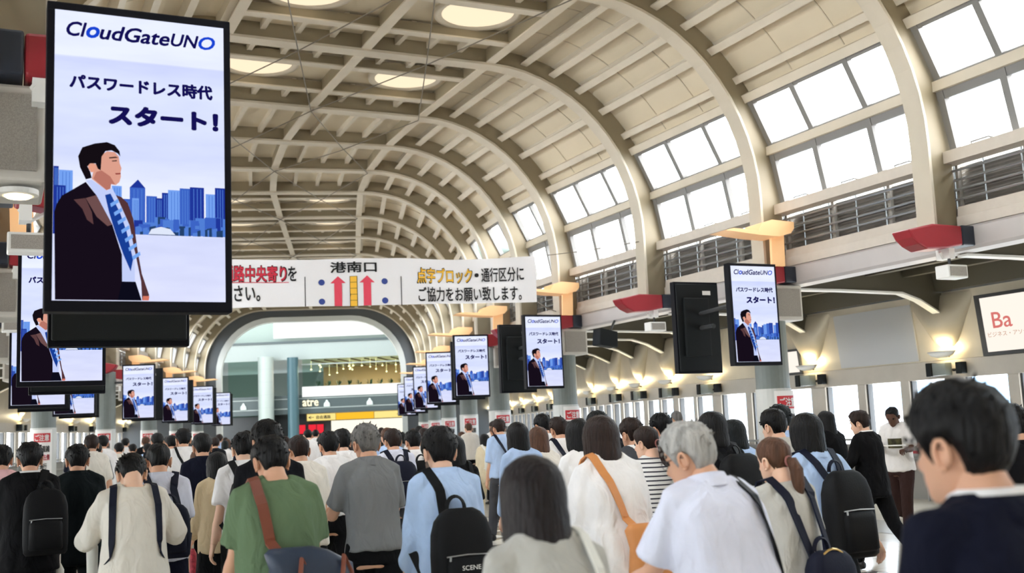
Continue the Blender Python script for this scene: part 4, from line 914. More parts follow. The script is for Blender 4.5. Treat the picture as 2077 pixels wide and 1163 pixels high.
C_ = dict(white=cloth('white', (236, 234, 234)), offwhite=cloth('ivory', (230, 224, 214)), blue=cloth('pale_blue', (176, 200, 236)), lav=cloth('pale_lavender', (216, 218, 234)), green=cloth('olive_green', (100, 121, 92)), grey=cloth('mid_grey', (120, 122, 124)),
          black=cloth('black', (10, 10, 13)), navy=cloth('navy', (12, 15, 32)), suit=cloth('charcoal', (20, 21, 27)), dgreen=cloth('bottle_green_black', (11, 19, 22)), pink=cloth('pink', (232, 184, 186)), beige=cloth('beige', (206, 186, 152)), cream=cloth('cream', (226, 212, 182)),
          lgrey=cloth('light_grey', (186, 184, 178)), brown=cloth('dark_brown', (52, 36, 34)), teal=cloth('dark_teal', (26, 50, 56)), dgrey=cloth('dark_grey', (72, 74, 80)), stripe=stripes('navy_striped_jersey', (232, 232, 232), (52, 54, 66)), denim=cloth('denim_blue', (70, 92, 120)))
LEATH = dict(black=mat('black_nylon', (10, 11, 14), .65, spec=.2, bump=.1, bscale=120), navy=mat('navy_nylon', (15, 19, 38), .65, spec=.2, bump=.1, bscale=120), tan=mat('tan_leather', (206, 138, 82), .5, var=.08), brown=mat('brown_leather', (122, 66, 48), .5, var=.1), slate=mat('slate_blue_leather', (44, 56, 76), .42, var=.1), canvas=mat('white_canvas', (230, 228, 220), .8))
GOLD = mat('brass_metal', (200, 170, 110), .3, metal=1)
SHOE = mat('black_shoe_leather', (18, 17, 18), .35); WSHOE = mat('white_trainer', (232, 230, 226), .6)
def shoe_mb(an, a, mbf=1):
    mb = MB(); rings = []; ca, sa = math.cos(a), math.sin(a)
    for y, w_, h0, h1 in ((-.07, .030, .0, .07), (-.05, .037, 0, .09), (.0, .038, 0, .085), (.06, .042, 0, .06), (.12, .045, 0, .045), (.17, .036, .005, .035), (.195, .018, .012, .026)):
        rings.append([Vector((an.x, an.y, an.z-.082))+Vector((w_*math.cos(t)*1, y*ca-(h0+(h1-h0)*(.5+.5*math.sin(t)))*-sa*.0, h0+(h1-h0)*(.5+.5*math.sin(t))-y*math.sin(-a)*.0+max(0, -y*sa))) for t in [2*math.pi*j/12 for j in range(12)]])
    mb.loft(rings, True, True); return mb
NP = [0]
FACT = {(1.08, 4.74): 1.13, (1.92, 4.89): 1.10, (1.85, 5.81): 1.17, (2.13, 3.12): 1.10, (3.77, 4.45): 1.16, (2.82, 4.91): 1.06, (1.45, 7.12): 1.16, (4.97, 9.92): 0.93}
def person(label, loc, H=1.66, yaw=0, p=None, hair='short', hairc='black', skin_=0, top='white', sleeve=.55, hem=-.02, loose=.018, collar=True, bottom='black', skirt=None, near=1, group=None, tmat=None, puff=0, bald=False, shoes=None, face=False, colc=None, seed=None):
    f_ = FACT.get(tuple(loc), 1.0); loc = (loc[0]*f_, loc[1]*f_); H = 1.6+(H-1.6)*f_
    NP[0] += 1; sd = NP[0] if seed is None else seed; p = p or Pose(); p.loose = loose
    root = thing('person', label, 'person', (loc[0], loc[1], 0), -yaw, group); root.scale = (H/1.70,)*3
    root['_'] = 0; del root['_']
    vx = {2: .011, 1: .016, 0: .024}[near]
    # ---- body
    mb = MB(); mb.loft([p.ring(h, 20, -.012) for h in (-.12, 0, .12, .22, .30, .36, .42, .46, .49, .52, .55, .575)])
    mb.tube([p.S(.50, 0, .0), p.S(.575, 0, .012), p.S(.63, 0, .03)], [.058*p.girth**.5, .054, .05], 16)
    for sx in (1, -1):
        sh, e, w, d1, d2 = p.arm(sx)
        mb.tube([p.S(.48, sx*.04), p.S(.476, sx*p.sw*.6), sh-Vector((sx*.008, 0, .008)), sh+d1*.12, e-d1*.03, e+d2*.02, e+d2*.09, w-d2*.03, w+d2*.01], [.032, .034, .040, .042, .038, .038, .039, .028, .026], 12)
        hip, k, an, a = p.leg(sx)
        mb.tube([hip+Vector((0, 0, .06)), hip, hip.lerp(k, .4), k-(k-hip)*.06, k, k.lerp(an, .3), k.lerp(an, .8), an, an-Vector((0, 0, .05))], [.09, .092, .08, .056, .054, .056, .038, .036, .036], 12)
    me = remesh(mb, vx, 3)
    hm = MB()
    pivot = p.S(.560, 0, .014)
    HM = Matrix.Translation(pivot) @ Matrix.Rotation(R(p.hy), 4, 'Z') @ Matrix.Rotation(R(p.hroll), 4, 'Y') @ Matrix.Rotation(-R(p.hp), 4, 'X') @ Matrix.Translation(Vector((0, .035, -.025)))
    hm.add([HM @ v for v in map(Vector, HEADMB.v)], HEADMB.f)
    for sx in (1, -1):
        sh, e, w, d1, d2 = p.arm(sx); hand_mb(hm, w, d2, sx, 30 if p.__dict__['arm'+('R' if sx > 0 else 'L')][2] < 50 else 60)
    link_mesh('body', join_mb(me, hm), SKIN[skin_], root)
    # ---- hair
    h_ = hair_mb(hair, sd, puff, near > 0)
    hb = MB(); hb.add([HM @ Vector(v) for v in h_.v], h_.f); o = hb.build('hair', HAIR[hairc], root, True)
    if hair == 'pony': 
        tb = MB(); rr_ = [HM @ Vector((.026*math.cos(2*math.pi*j/12), -.108, .098+.026*math.sin(2*math.pi*j/12))) for j in range(13)]; tb.tube(rr_, .006, 6); tb.build('hair_tie', mat('dusty_pink_band', (150, 96, 92), .6), root)
    if face:
        for sx in (1, -1):
            eb = MB(); c = HM @ Vector((sx*.032, .068, .112)); rings = []
            for j in range(7):
                a = math.pi*j/6; rings.append([c+Vector((.012*math.sin(a)*math.cos(q), .012*math.cos(a), .012*math.sin(a)*math.sin(q))) for q in [2*math.pi*i/12 for i in range(12)]])
            eb.loft(rings, True, True); eb.build('eye', mat('eye_dark', (40, 28, 24), .2), root, True)
    # ---- clothing
    tm = tmat or C_[top]; hs = hem
    mb = MB(); hh = [h for h in (-.16, -.10, -.04, .03, .12, .22, .30, .36, .42, .46, .49, .515, .535) if h > hs]; hh = [hs]+hh
    def ringg(h):
        g = loose*(1.0 if h < .40 else (.8 if h < .48 else .45)); 
        if h < .2: g += loose*.5*(1 if hs < 0 else .3)
        return p.ring(h, 22, g)
    mb.loft([ringg(h) for h in hh])
    for sx in (1, -1):
        sh, e, w, d1, d2 = p.arm(sx); g = loose*.55
        path = [p.S(.503, sx*.05), p.S(.492, sx*p.sw*.62), sh+Vector((0, 0, .002))]; rad = [.05+g, .053+g*.6, .054+g*.6]
        if sleeve <= .6:
            path += [sh+d1*.10, sh+d1*.285*min(1, sleeve*1.65)]; rad += [.055+g, .056+g*1.5]
        else:
            f = min(1, (sleeve-.5)*2); path += [sh+d1*.12, e-d1*.03, e+d2*.03, e+d2*.12, e+d2*.245*f]; rad += [.053+g, .047+g, .047+g, .045+g, .036+g]
        mb.tube(path, rad, 14)
    me = remesh(mb, vx, 4 if near else 2)
    if near: wrinkle(me, {2: .013, 1: .010}[near], sd*3.7)
    nm = {'suit': 'jacket', 'black': 'jacket', 'navy': 'jacket', 'dgreen': 'jacket', 'brown': 'jacket'}.get(top, 'shirt') if sleeve > .6 else 'shirt'
    link_mesh(nm, me, tm, root)
    if collar and colc and sleeve > .6:
        jb = MB(); rings = []
        for h, r_, y in ((.50, .094, -.008), (.525, .086, -.004), (.548, .080, .002), (.545, .075, .002), (.51, .078, -.004)):
            rings.append([p.S(h-.03*max(0, math.sin(a)), r_*p.girth**.4*math.cos(a)*1.02, y+r_*p.girth**.4*math.sin(a)) for a in [2*math.pi*j/24 for j in range(24)]])
        jb.loft(rings, True, False); jb.build('jacket_collar', tm, root, True)
    if collar:
        cb_ = MB(); rings = []
        for h, r_, y in ((.505, .084, -.006), (.535, .077, -.002), (.562, .072, .004), (.559, .067, .004), (.53, .069, -.002)):
            rings.append([p.S(h-.022*max(0, math.sin(a)), r_*p.girth**.4*math.cos(a)*1.02, y+r_*p.girth**.4*math.sin(a)) for a in [2*math.pi*j/24 for j in range(24)]])
        cb_.loft(rings, True, False); cb_.build('collar', C_[colc] if colc else tm, root, True)
    # ---- lower body
    if skirt:
        mb = MB(); L_ = skirt; mb.loft([[Vector((rx_*math.cos(a), ry_*math.sin(a), z)) for a in [2*math.pi*j/24 for j in range(24)]] for z, rx_, ry_ in ((1.03, .15, .11), (.95, .172, .125), (.86, .185, .135), (L_+.1, .19+.02, .16), (L_, .195+.03, .17))])
        me = remesh(mb, vx, 3); 
        if near: wrinkle(me, .006, sd*1.3, (12, 12, 1.5))
        link_mesh('skirt', me, C_[bottom], root)
    else:
        mb = MB(); mb.loft([p.ring(h, 20, .010) for h in (-.10, 0, .06, .12)])
        for sx in (1, -1):
            hip, k, an, a = p.leg(sx)
            mb.tube([hip+Vector((0, 0, .06)), hip, hip.lerp(k, .4), k, k.lerp(an, .35), k.lerp(an, .8), an+Vector((0, 0, .0))], [.098, .102*p.girth**.5, .092, .072, .070, .060, .060], 12)
        me = remesh(mb, vx, 3)
        if near: wrinkle(me, .005, sd*2.1, (6, 6, 5))
        link_mesh('trousers', me, C_[bottom], root)
    for sx in (1, -1):
        hip, k, an, a = p.leg(sx); shoe_mb(an, a).build('shoe', shoes or SHOE, root, True)
    # keep the lower foot on the floor
    low = min(p.leg(1)[2].z, p.leg(-1)[2].z)-.082
    top_ = max((HM @ Vector((0, y, .2295+.018))).z for y in (-.05, 0)); k_ = H/(top_-low); root.scale = (k_,)*3
    hc_ = HM @ Vector((0, -.01, .13)); cy, sy = math.cos(-yaw), math.sin(-yaw)
    root.location = (loc[0]-(hc_.x*cy-hc_.y*sy)*k_, loc[1]-(hc_.x*sy+hc_.y*cy)*k_, -low*k_)
    root['pose'] = ''; del root['pose']
    root_pose[root.name] = (p, H); return root
root_pose = {}
def attach(name, label, cat, person_, group=None):
    t = thing(name, label, cat, person_.location, person_.rotation_euler.z, group); t.scale = person_.scale; return t
def strap_path(p, x0, h0, x1, h1, front=False, n=12, off=None):
    return [p.back(x0+(x1-x0)*i/n, h0+(h1-h0)*i/n, off, front) for i in range(n+1)]
def belt(mb, pts, w, th=.004):     # flat band along a path lying on the torso
    rings = []
    for i, q in enumerate(pts):
        t = (pts[min(i+1, len(pts)-1)]-pts[max(i-1, 0)]).normalized(); out = Vector((q.x*.6, q.y if abs(q.y) > .02 else .02, .0)); out.z = .25
        out = (out-t*out.dot(t)).normalized(); s_ = t.cross(out).normalized()
        rings.append([q-s_*w/2-out*th, q+s_*w/2-out*th, q+s_*w/2+out*th, q-s_*w/2+out*th])
    mb.loft(rings)
def backpack(pr, label, m='black', w=.30, h=.44, d=.15, top_h=.44, dx=0, pocket=True, handle=True, one_strap=0, group=None, text=None, strapm=None, gold=False):
    p, H = root_pose[pr.name]; t = attach('backpack', label, 'backpack', pr, group)
    y0 = -(.118*p.girth+.02)
    def q(x, z, y): return p.S(top_h-h+z, dx+x, y0-y)
    mb = MB(); rings = []
    for z, fx, fd in ((0, .86, .7), (.02, .96, .92), (.08, 1, 1), (h*.55, 1, .98), (h*.75, .97, .88), (h*.88, .86, .70), (h*.96, .66, .50), (h, .42, .34)):
        rings.append([q(w/2*fx*math.copysign(abs(math.cos(a))**.55, math.cos(a)), z, d/2*1.0+d/2*fd*math.copysign(abs(math.sin(a))**.55, math.sin(a))) for a in [2*math.pi*j/28 for j in range(28)]])
    mb.loft(rings); mb.build('bag_body', LEATH[m], t, True)
    if pocket:
        mb = MB(); rings = []
        for z, fx, fd in ((.035, .82, .5), (.05, .9, 1), (h*.45, .88, 1), (h*.52, .82, .6)):
            rings.append([q(w*.42*fx*math.copysign(abs(math.cos(a))**.4, math.cos(a)), z, d*.9+.045*fd*max(-.3, math.sin(a))) for a in [2*math.pi*j/20 for j in range(20)]])
        mb.loft(rings); mb.build('pocket', LEATH[m], t, True)
        mb = MB(); mb.tube([q(-w*.36, h*.535, d*.985), q(0, h*.545, d*1.0), q(w*.36, h*.535, d*.985)], .004, 6); mb.build('zip', GOLD if gold else M['pipe'], t)
        mb = MB(); mb.tube([q(-w*.3, h*.53, d*1.0), q(-w*.31, h*.49, d*1.02)], .006, 6); mb.build('zip_pull', M['pipe'], t)
    if gold:
        mb = MB(); mb.tube([q(w*.5*math.cos(a), .10+h*.72*max(0, math.sin(a)), d*.72) for a in [math.pi*j/16 for j in range(17)]], .006, 6); mb.build('brass_zip', GOLD, t)
    if handle:
        mb = MB(); belt(mb, [q(.05*math.cos(a), h-.005+.065*math.sin(a), .03) for a in [math.pi*j/10 for j in range(11)]], .022, .003); mb.build('handle', LEATH[strapm or m], t)
    if text:
        text_mesh(text, 'lettering', M['white'], -.05, .05, h*.40, h*.445, lambda u, v: q(u, v, d*.9+.05), t)
    for sx in ((1, -1) if not one_strap else (one_strap,)):
        up = [q(sx*.06, h*.92, .02)]+[p.back(sx*(.075+.02*i/3), .44+.03*i) for i in range(3)]+[p.S(.545+p.loose*.5, sx*.105, -.02), p.S(.535+p.loose*.5, sx*.11, .06)]+[p.back(sx*.115, hh_, None, True) for hh_ in (.44, .36, .27, .2)]+[p.S(.14, sx*(.17*p.girth+.02), 0), q(sx*w*.42, .06, .03)]
        mb = MB(); belt(mb, up, .05, .005); mb.build('strap', LEATH[strapm or m], t)
    return t
def cross_bag(pr, label, m='black', side=1, wide=.04, bag=None, name='shoulder_bag', strapm=None, h1=-.02, group=None, x0=None, x1=None, bx=None, front=True):
    """strap from the shoulder at x0 down the back to x1 at height h1, bag hanging there"""
    p, H = root_pose[pr.name]; t = attach(name, label, 'bag', pr, group)
    x0 = -side*.10 if x0 is None else x0; x1 = side*.15 if x1 is None else x1; bx = side*.17 if bx is None else bx
    bw, bh, bd = bag or (.30, .24, .10); c = p.back(math.copysign(min(abs(bx), .06), bx), h1, p.loose*1.5+.02+bd/2); c = Vector((bx, c.y, c.z-bh*.5))
    zs = .535+p.loose*.5; top = [p.S(.49, x0, .12), p.S(zs-.01, x0, .06), p.S(zs+.012, x0, .0), p.S(zs-.005, x0, -.045)]
    mb = MB(); belt(mb, top+[p.back(x0+(x1-x0)*i/12, .49+(h1+.03-.49)*i/12) for i in range(1, 13)]+[Vector((x1+(bx-x1)*.1, c.y, c.z+bh*.44))], wide); mb.build('strap', LEATH[strapm or m], t)
    if front: mb = MB(); belt(mb, top[:1]+strap_path(p, x0, .46, x1, h1+.05, True), wide); mb.build('front_strap', LEATH[strapm or m], t)
    mb = MB(); rings = []
    for z, fx in ((-1, .80), (-.92, .95), (-.3, 1), (.4, .94), (.85, .72), (1, .5)):
        rings.append([c+Vector((bw/2*fx*math.copysign(abs(math.cos(a))**.5, math.cos(a))-(.0 if z < .4 else (z-.4)*(bx-x1)*.9), bd/2*fx*math.sin(a), z*bh/2)) for a in [2*math.pi*j/24 for j in range(24)]])
    mb.loft(rings); mb.build('bag_body', LEATH[m], t, True)
    return t, c
def umbrella(pr, label, m, sx=1, dx=0.0, handle='white'):
    p, H = root_pose[pr.name]; t = attach('umbrella', label, 'umbrella', pr); w = p.arm(sx)[2]+Vector((dx, .0, -.07))
    a, b = w+Vector((0, 0, .12)), w+Vector((0, -.03, -.66))
    mb = MB(); mb.tube([a.lerp(b, f) for f in (.16, .22, .5, .9, .93)], [.012, .034, .03, .016, .006], 12); mb.build('canopy', m, t, True)
    mb = MB(); mb.tube([a+Vector((0, .05, -.02)), a+Vector((0, .04, .02)), a+Vector((0, .01, .02)), a, a.lerp(b, .2)], .010, 8); mb.tube([a.lerp(b, .9), b], .005, 6); mb.build('handle', LEATH['canvas'] if handle == 'white' else M['black'], t)
    return t
def hyaw(y): return R(max(0, min(17, (y-19)*1.7)))
PS = Pose
# ---------------------------------------------------------------- the people one can tell apart, nearest first
rm = person('man in dark suit and glasses with thick black hair, closest person at the right edge', (1.80, 1.65), 1.66, 0, PS(3, 4, 6, armL=(5, 8, 20, 0), girth=1.08), 'short', 'black', 1, 'navy', 1, -.16, .024, True, 'navy', near=2, puff=.008, face=True, colc='white')
gp, gH = root_pose[rm.name]
def glasses(pr, m):
    p, H = root_pose[pr.name]; HM = Matrix.Translation(p.S(.560, 0, .014)) @ Matrix.Rotation(R(p.hy), 4, 'Z') @ Matrix.Rotation(R(p.hroll), 4, 'Y') @ Matrix.Rotation(-R(p.hp), 4, 'X') @ Matrix.Translation(Vector((0, .035, -.025)))
    mb = MB()
    for sx in (1, -1):
        mb.tube([HM @ Vector((sx*.033+.023*math.cos(a), .094-.006*abs(math.cos(a)), .110+.017*math.sin(a))) for a in [2*math.pi*j/20 for j in range(21)]], .0014, 6)
        mb.tube([HM @ Vector(v) for v in ((sx*.057, .088, .114), (sx*.070, .07, .115), (sx*.080, .0, .115), (sx*.081, -.022, .108))], .0016, 6)
    mb.tube([HM @ Vector((x, .098, .114)) for x in (-.011, 0, .011)], .0014, 6); mb.build('glasses', m, pr)
glasses(rm, mat('dark_spectacle_frame', (40, 36, 36), .3))
wb = person('woman with black shoulder hair and light grey knit top, closest in the centre', (1.34, 2.72), 1.52, 0, PS(4, 6, 0, fem=1), 'bob', 'brown', 0, 'lgrey', .9, -.14, .03, False, 'dgrey', near=2)
for v_ in wb.children:
    if v_.name.startswith('hair'): v_.data.materials[0] = hairm('black_brown', (30, 23, 24))
t_, _c = cross_bag(wb, 'cream tote bag with a grey strap on the grey knit woman', 'canvas', 1, .035, (.3, .3, .1), 'tote_bag', x0=.11, x1=.17, bx=.2, front=False)
om = person('old man with white hair and glasses stooping in a pale lavender short sleeved shirt', (2.13, 3.12), 1.6, 0, PS(16, 16, 28, armL=(20, 14, 50, 12), armR=(8, 6, 30, 0), girth=1.12), 'grey', 'white', 1, 'lav', .5, -.10, .03, True, 'dgrey', near=2, puff=.006, face=True)
glasses(om, mat('dark_spectacle_frame', (40, 36, 36), .3))
cross_bag(om, 'black bag whose strap crosses the stooping old man', 'black', 1, .045, (.32, .26, .1), x0=.085, x1=.19, bx=.2, front=False)
gt = person('heavy man with black hair in an olive green t-shirt', (1.08, 4.74), 1.62, 0, PS(5, 14, 6, armL=(8, 8, 35, 2), armR=(6, 8, 35, 2), girth=1.14, sw=.148), 'short', 'black', 1, 'green', .5, -.14, .03, False, 'dgrey', near=2)
t_, c_ = cross_bag(gt, 'slate blue leather bag with brown strap across the olive t-shirt', 'slate', 1, .05, (.42, .30, .14), strapm='brown', h1=.22, x0=-.11, x1=-.07, bx=.10, front=False)
mb = MB()
for x in (-.09, .11):
    mb.tube([c_+Vector((x, -.10, -.20)), c_+Vector((x+.005, -.11, -.02)), c_+Vector((x+.03, -.06, .10)), c_+Vector((x+.07, -.04, .02)), c_+Vector((x+.08, -.09, -.18))], (.012), 8)
mb.build('carry_handle', LEATH['brown'], t_)
bs = person('young man with black hair in a pale blue shirt with rolled sleeves', (1.92, 4.89), 1.62, 0, PS(3, 4, -4, armL=(4, 5, 18, 0), armR=(0, 5, 18, 0)), 'medium' if 0 else 'short', 'black', 0, 'blue', .82, -.10, .026, True, 'black', near=2, puff=.006)
backpack(bs, 'black backpack with a zip pocket worn on the pale blue shirt, slipped to one side', 'black', .32, .50, .17, .35, -.01, text='SCENE', one_strap=-1)
mk = MB(); p_, H_ = root_pose[bs.name]; HM_ = Matrix.Translation(p_.S(.560, 0, .014)) @ Matrix.Rotation(R(p_.hy), 4, 'Z') @ Matrix.Rotation(-R(p_.hp), 4, 'X') @ Matrix.Translation(Vector((0, .035, -.025)))
mk.loft([[HM_ @ Vector((x*f, head_pt(max(z, 0), math.asin(max(-.95, min(.95, x/.075)))).y*1.0+.012, z)) for x in [-.066+.132*j/12 for j in range(13)]] for z, f in ((-.005, .7), (.02, .95), (.05, 1), (.085, .9), (.095, .5))], False, False)
mk.build('face_mask', M['white'], bs, True)
ww = person('woman with a straight dark bob in a loose white blouse', (2.82, 4.91), 1.64, 0, PS(3, 5, 0, armL=(4, 14, 20, 0), armR=(12, 18, 60, 25), fem=1), 'bob', 'brown', 0, 'white', .86, -.16, .055, False, 'white', near=2)
t_, c_ = cross_bag(ww, 'tan orange shoulder bag on the loose white blouse', 'tan', 1, .045, (.46, .40, .12), h1=.20, x0=-.11, x1=-.02, bx=.17, front=False)
text_mesh('Lee', 'lettering', M['white'], -.03, .19, .02, .13, lambda u, v: c_+Vector((u, -.066, v)), t_, .02)
pt = person('woman with a chestnut ponytail in a light grey tee', (3.43, 4.30), 1.51, 0, PS(4, 6, 8, armL=(2, 8, 12, 0), fem=1), 'pony', 'light', 0, 'lgrey', .45, -.08, .02, False, 'denim', near=2, face=True)
backpack(pt, 'navy rucksack with brass zip on the ponytail woman', 'navy', .28, .34, .15, .18, .06, gold=True)
bp = person('man with a black bowl cut in a pale blue shirt swinging one arm', (3.77, 4.45), 1.61, 0, PS(4, 4, 0, armL=(10, 8, 20, 0), armR=(-16, 20, 14, -6)), 'medium', 'black', 0, 'blue', .5, -.04, .02, True, 'black', near=2)
backpack(bp, 'large black backpack with navy straps on the man swinging his arm', 'black', .31, .50, .19, .42, 0, strapm='navy')
gpm = person('grey haired man in a grey polo shirt with bent elbows', (1.85, 5.81), 1.66, 0, PS(6, 4, 6, armL=(14, 18, 70, 30), armR=(14, 8, 70, 20), girth=1.02), 'grey', 'grey', 1, 'grey', .5, -.02, .016, True, 'black', near=2)
wc = person('bowed person with black hair in an ivory long sleeved top with elbows out', (0.72, 6.70), 1.55, 0, PS(6, 34, 0, armL=(16, 26, 95, 45), armR=(16, 26, 95, 45)), 'short', 'black', 0, 'offwhite', .95, -.16, .03, False, 'dgrey', near=2)
p_ = root_pose[wc.name][0]; t_ = attach('backpack', 'black rucksack worn in front, its navy straps over the ivory top', 'backpack', wc)
for sx in (1, -1):
    mb = MB(); belt(mb, [p_.S(.47, sx*.12, .10), p_.S(.545, sx*.112, .05), p_.S(.558, sx*.112, -.01), p_.S(.54, sx*.115, -.05)]+[p_.back(sx*(.125+.01*i/5), .50-.07*i) for i in range(1, 6)]+[p_.S(.08, sx*.175, 0), p_.S(.06, sx*.17, .10)], .042); mb.build('strap', LEATH['navy'], t_)
mb = MB(); mb.loft([[p_.S(h, .14*f*math.copysign(abs(math.cos(q))**.5, math.cos(q)), .20+.07*f*math.sin(q)) for q in [2*math.pi*j/20 for j in range(20)]] for h, f in ((.02, .8), (.06, 1), (.34, 1), (.42, .7))]); mb.build('bag_body', LEATH['black'], t_, True)
st = person('woman in a white top with thin navy stripes, hair clipped low', (4.11, 6.53), 1.58, 0, PS(4, 6, 20, fem=1), 'pony', 'brown', 0, 'white', .9, -.12, .035, False, 'black', near=1, tmat=C_['stripe'], face=True)
cb2 = person('balding man in a pale blue white shirt behind the ivory top', (1.01, 7.79), 1.61, 0, PS(4, 10, 0), 'thin', 'black', 1, 'lav', .5, -.04, .022, True, 'navy', near=1)
backpack(cb2, 'navy strap bag on the balding man', 'navy', .26, .36, .12, .34, .04)
s1 = person('tall man in a black suit carrying a dark rucksack on one shoulder', (0.24, 8.82), 1.65, 0, PS(3, 5, 0, girth=1.05), 'short', 'black', 1, 'black', 1, -.16, .03, True, 'black', near=1, colc='white')
backpack(s1, 'dark rucksack hanging from one shoulder of the black suit', 'black', .30, .46, .14, .42, .10, one_strap=1)
s2 = person('man in a bottle green black suit next to a white umbrella', (0.59, 9.22), 1.62, 0, PS(3, 6, 0, girth=1.04), 'short', 'black', 1, 'dgreen', 1, -.16, .03, True, 'dgreen', near=1)
umbrella(s1, 'closed white umbrella held between the two dark suits', LEATH['canvas'], 1, .02)
umbrella(wc, 'closed white umbrella hanging beside the ivory top', LEATH['canvas'], -1, -.02)
wbp = person('man in a white short sleeved shirt, left of the olive t-shirt', (1.45, 7.12), 1.65, 0, PS(4, 12, -8, armL=(-8, 10, 20, 0)), 'short', 'black', 0, 'white', .5, -.04, .024, True, 'black', near=1)
backpack(wbp, 'black backpack on the white short sleeved shirt left of the olive t-shirt', 'black', .32, .48, .17, .44)
bj = person('short woman in a beige jacket and black skirt', (1.67, 9.28), 1.5, 0, PS(3, 6, 0, armL=(6, 8, 30, 0), fem=1), 'medium', 'black', 0, 'beige', .95, -.12, .026, False, 'black', skirt=.5, near=1)
umbrella(bj, 'closed pink and red umbrella beside the beige jacket', mat('pink_red_umbrella', (206, 74, 92), .5, var=.4, vscale=40), -1)
bk = person('man in a dark jacket with tall black hair just ahead of the olive t-shirt', (1.54, 6.85), 1.71, 0, PS(3, 4, 0), 'short', 'black', 1, 'suit', 1, -.14, .028, True, 'suit', near=1, puff=.008)
lw = person('woman with very long black hair in a black top, right of the pale blue shirt', (3.24, 7.95), 1.56, 0, PS(3, 4, 0, fem=1), 'long', 'black', 0, 'black', .5, -.12, .03, False, 'black', near=1)
cross_bag(lw, 'small black bag on the very long haired woman', 'black', -1, .03, (.24, .2, .08))
lb = person('woman with long black hair in a pale blue long sleeved blouse', (4.13, 8.64), 1.64, 0, PS(3, 4, 4, fem=1), 'long', 'black', 0, 'blue', .95, -.06, .03, False, 'cream', near=1)
wp = person('woman with short black hair in a white blouse and white trousers', (3.88, 7.08), 1.64, 0, PS(3, 5, 0, armL=(6, 12, 25, 0), fem=1), 'medium', 'black', 0, 'white', .6, -.02, .03, True, 'white', near=1)
cross_bag(wp, 'navy shoulder bag on the woman in white trousers', 'navy', -1, .035, (.26, .2, .09))
m2 = person('man with grey brown hair in a white shirt crossed by a navy strap', (5.15, 9.82), 1.69, 0, PS(3, 4, 0), 'short', 'brown', 1, 'white', .5, -.02, .022, True, 'black', near=1)
cross_bag(m2, 'navy bag strapped across the grey brown haired man', 'navy', 1, .05, (.3, .22, .1))
m3 = person('taller black haired man in white with a dark rucksack, beside the grey brown haired man', (5.52, 10.9), 1.74, 0, PS(3, 4, 0), 'short', 'black', 1, 'white', .5, -.02, .022, True, 'dgrey', near=1)
backpack(m3, 'dark rucksack on the taller man in white', 'black')
w4 = person('woman with chestnut shoulder hair in a white top', (4.97, 9.92), 1.59, 0, PS(3, 4, 0, fem=1), 'bob', 'light', 0, 'offwhite', .5, -.06, .03, False, 'denim', near=1)
h1 = person('man with a black cap of hair hidden behind the straight bob', (4.54, 7.95), 1.71, 0, PS(3, 4, 0), 'short', 'teal', 1, 'suit', 1, -.12, .026, True, 'suit', near=1)
h2 = person('man with tousled brown hair in a dark grey waistcoat over white', (4.49, 7.34), 1.64, 0, PS(3, 4, 8), 'short', 'brown', 1, 'dgrey', .5, -.04, .022, True, 'black', near=1, colc='white')
h3 = person('dark haired man with blunt cut nape in pale pink, behind the white haired man', (5.0, 7.70), 1.67, 0, PS(3, 4, 8), 'short', 'black', 1, 'pink', .6, -.04, .024, True, 'black', near=1)
h4 = person('woman with a short black bob in a black jacket', (4.47, 6.24), 1.65, 0, PS(3, 4, 6, fem=1), 'medium', 'black', 0, 'black', .95, -.1, .03, False, 'black', near=1)
backpack(h4, 'soft black rucksack on the short bobbed woman', 'black', .34, .48, .18, .48)
h5 = person('person with inky smooth hair in a pale teal blue top', (5.22, 7.01), 1.59, 0, PS(3, 8, 0, fem=1), 'medium', 'teal', 0, 'blue', .6, -.06, .026, False, 'denim', near=1)
h6 = person('man with short black hair in a light grey shirt under the lit column', (5.17, 6.46), 1.66, 0, PS(3, 4, 8), 'short', 'black', 0, 'lgrey', .6, -.04, .024, True, 'black', near=1)
h7 = person('dark haired man in a pale blue shirt close behind the light grey shirt', (5.91, 7.30), 1.70, 0, PS(3, 4, 0), 'short', 'teal', 0, 'blue', .6, -.04, .024, True, 'black', near=1)
sp = person('person in a black trouser suit with a high collar turned to one side', (8.11, 8.75), 1.62, R(-8), PS(4, 12, 20, armL=(8, 24, 70, 10), armR=(6, 10, 30, 0), fem=1, legL=(16, 4), legR=(-22, 20)), 'short', 'brown', 0, 'black', 1, -.14, .026, True, 'black', near=1, colc='white', puff=.01)
def hung_bag(pr, label, m, sx, size, name, dz=0, text=None, dx=0):
    p, H = root_pose[pr.name]; t = attach(name, label, 'bag', pr); w = p.arm(sx)[2]+p.arm(sx)[4]*.06+Vector((dx, 0, dz)); a, b, d = size
    mb = MB(); mb.loft([[w+Vector((d/2*math.copysign(abs(math.cos(q))**.5, math.cos(q))*f, a/2*math.copysign(abs(math.sin(q))**.5, math.sin(q))*g, z)) for q in [2*math.pi*j/20 for j in range(20)]] for z, f, g in ((-.16-b, .8, .92), (-.15-b, 1, 1), (-.18, .7, 1), (-.16, .3, .98))]); mb.build('bag_body', LEATH[m], t, True)
    mb = MB()
    for y in (-.012, .012): mb.tube([w+Vector((y, -.08, -.17)), w+Vector((y, -.05, -.05)), w+Vector((y, 0, 0)), w+Vector((y, .05, -.05)), w+Vector((y, .08, -.17))], .008, 6)
    mb.build('handles', LEATH[m], t); return t
hung_bag(sp, 'white canvas tote carried by the black trouser suit', 'canvas', -1, (.32, .30, .06), 'tote_bag')
hung_bag(sp, 'black shoulder tote on the black trouser suit', 'black', 1, (.36, .34, .10), 'tote_bag', .42, dx=.05)
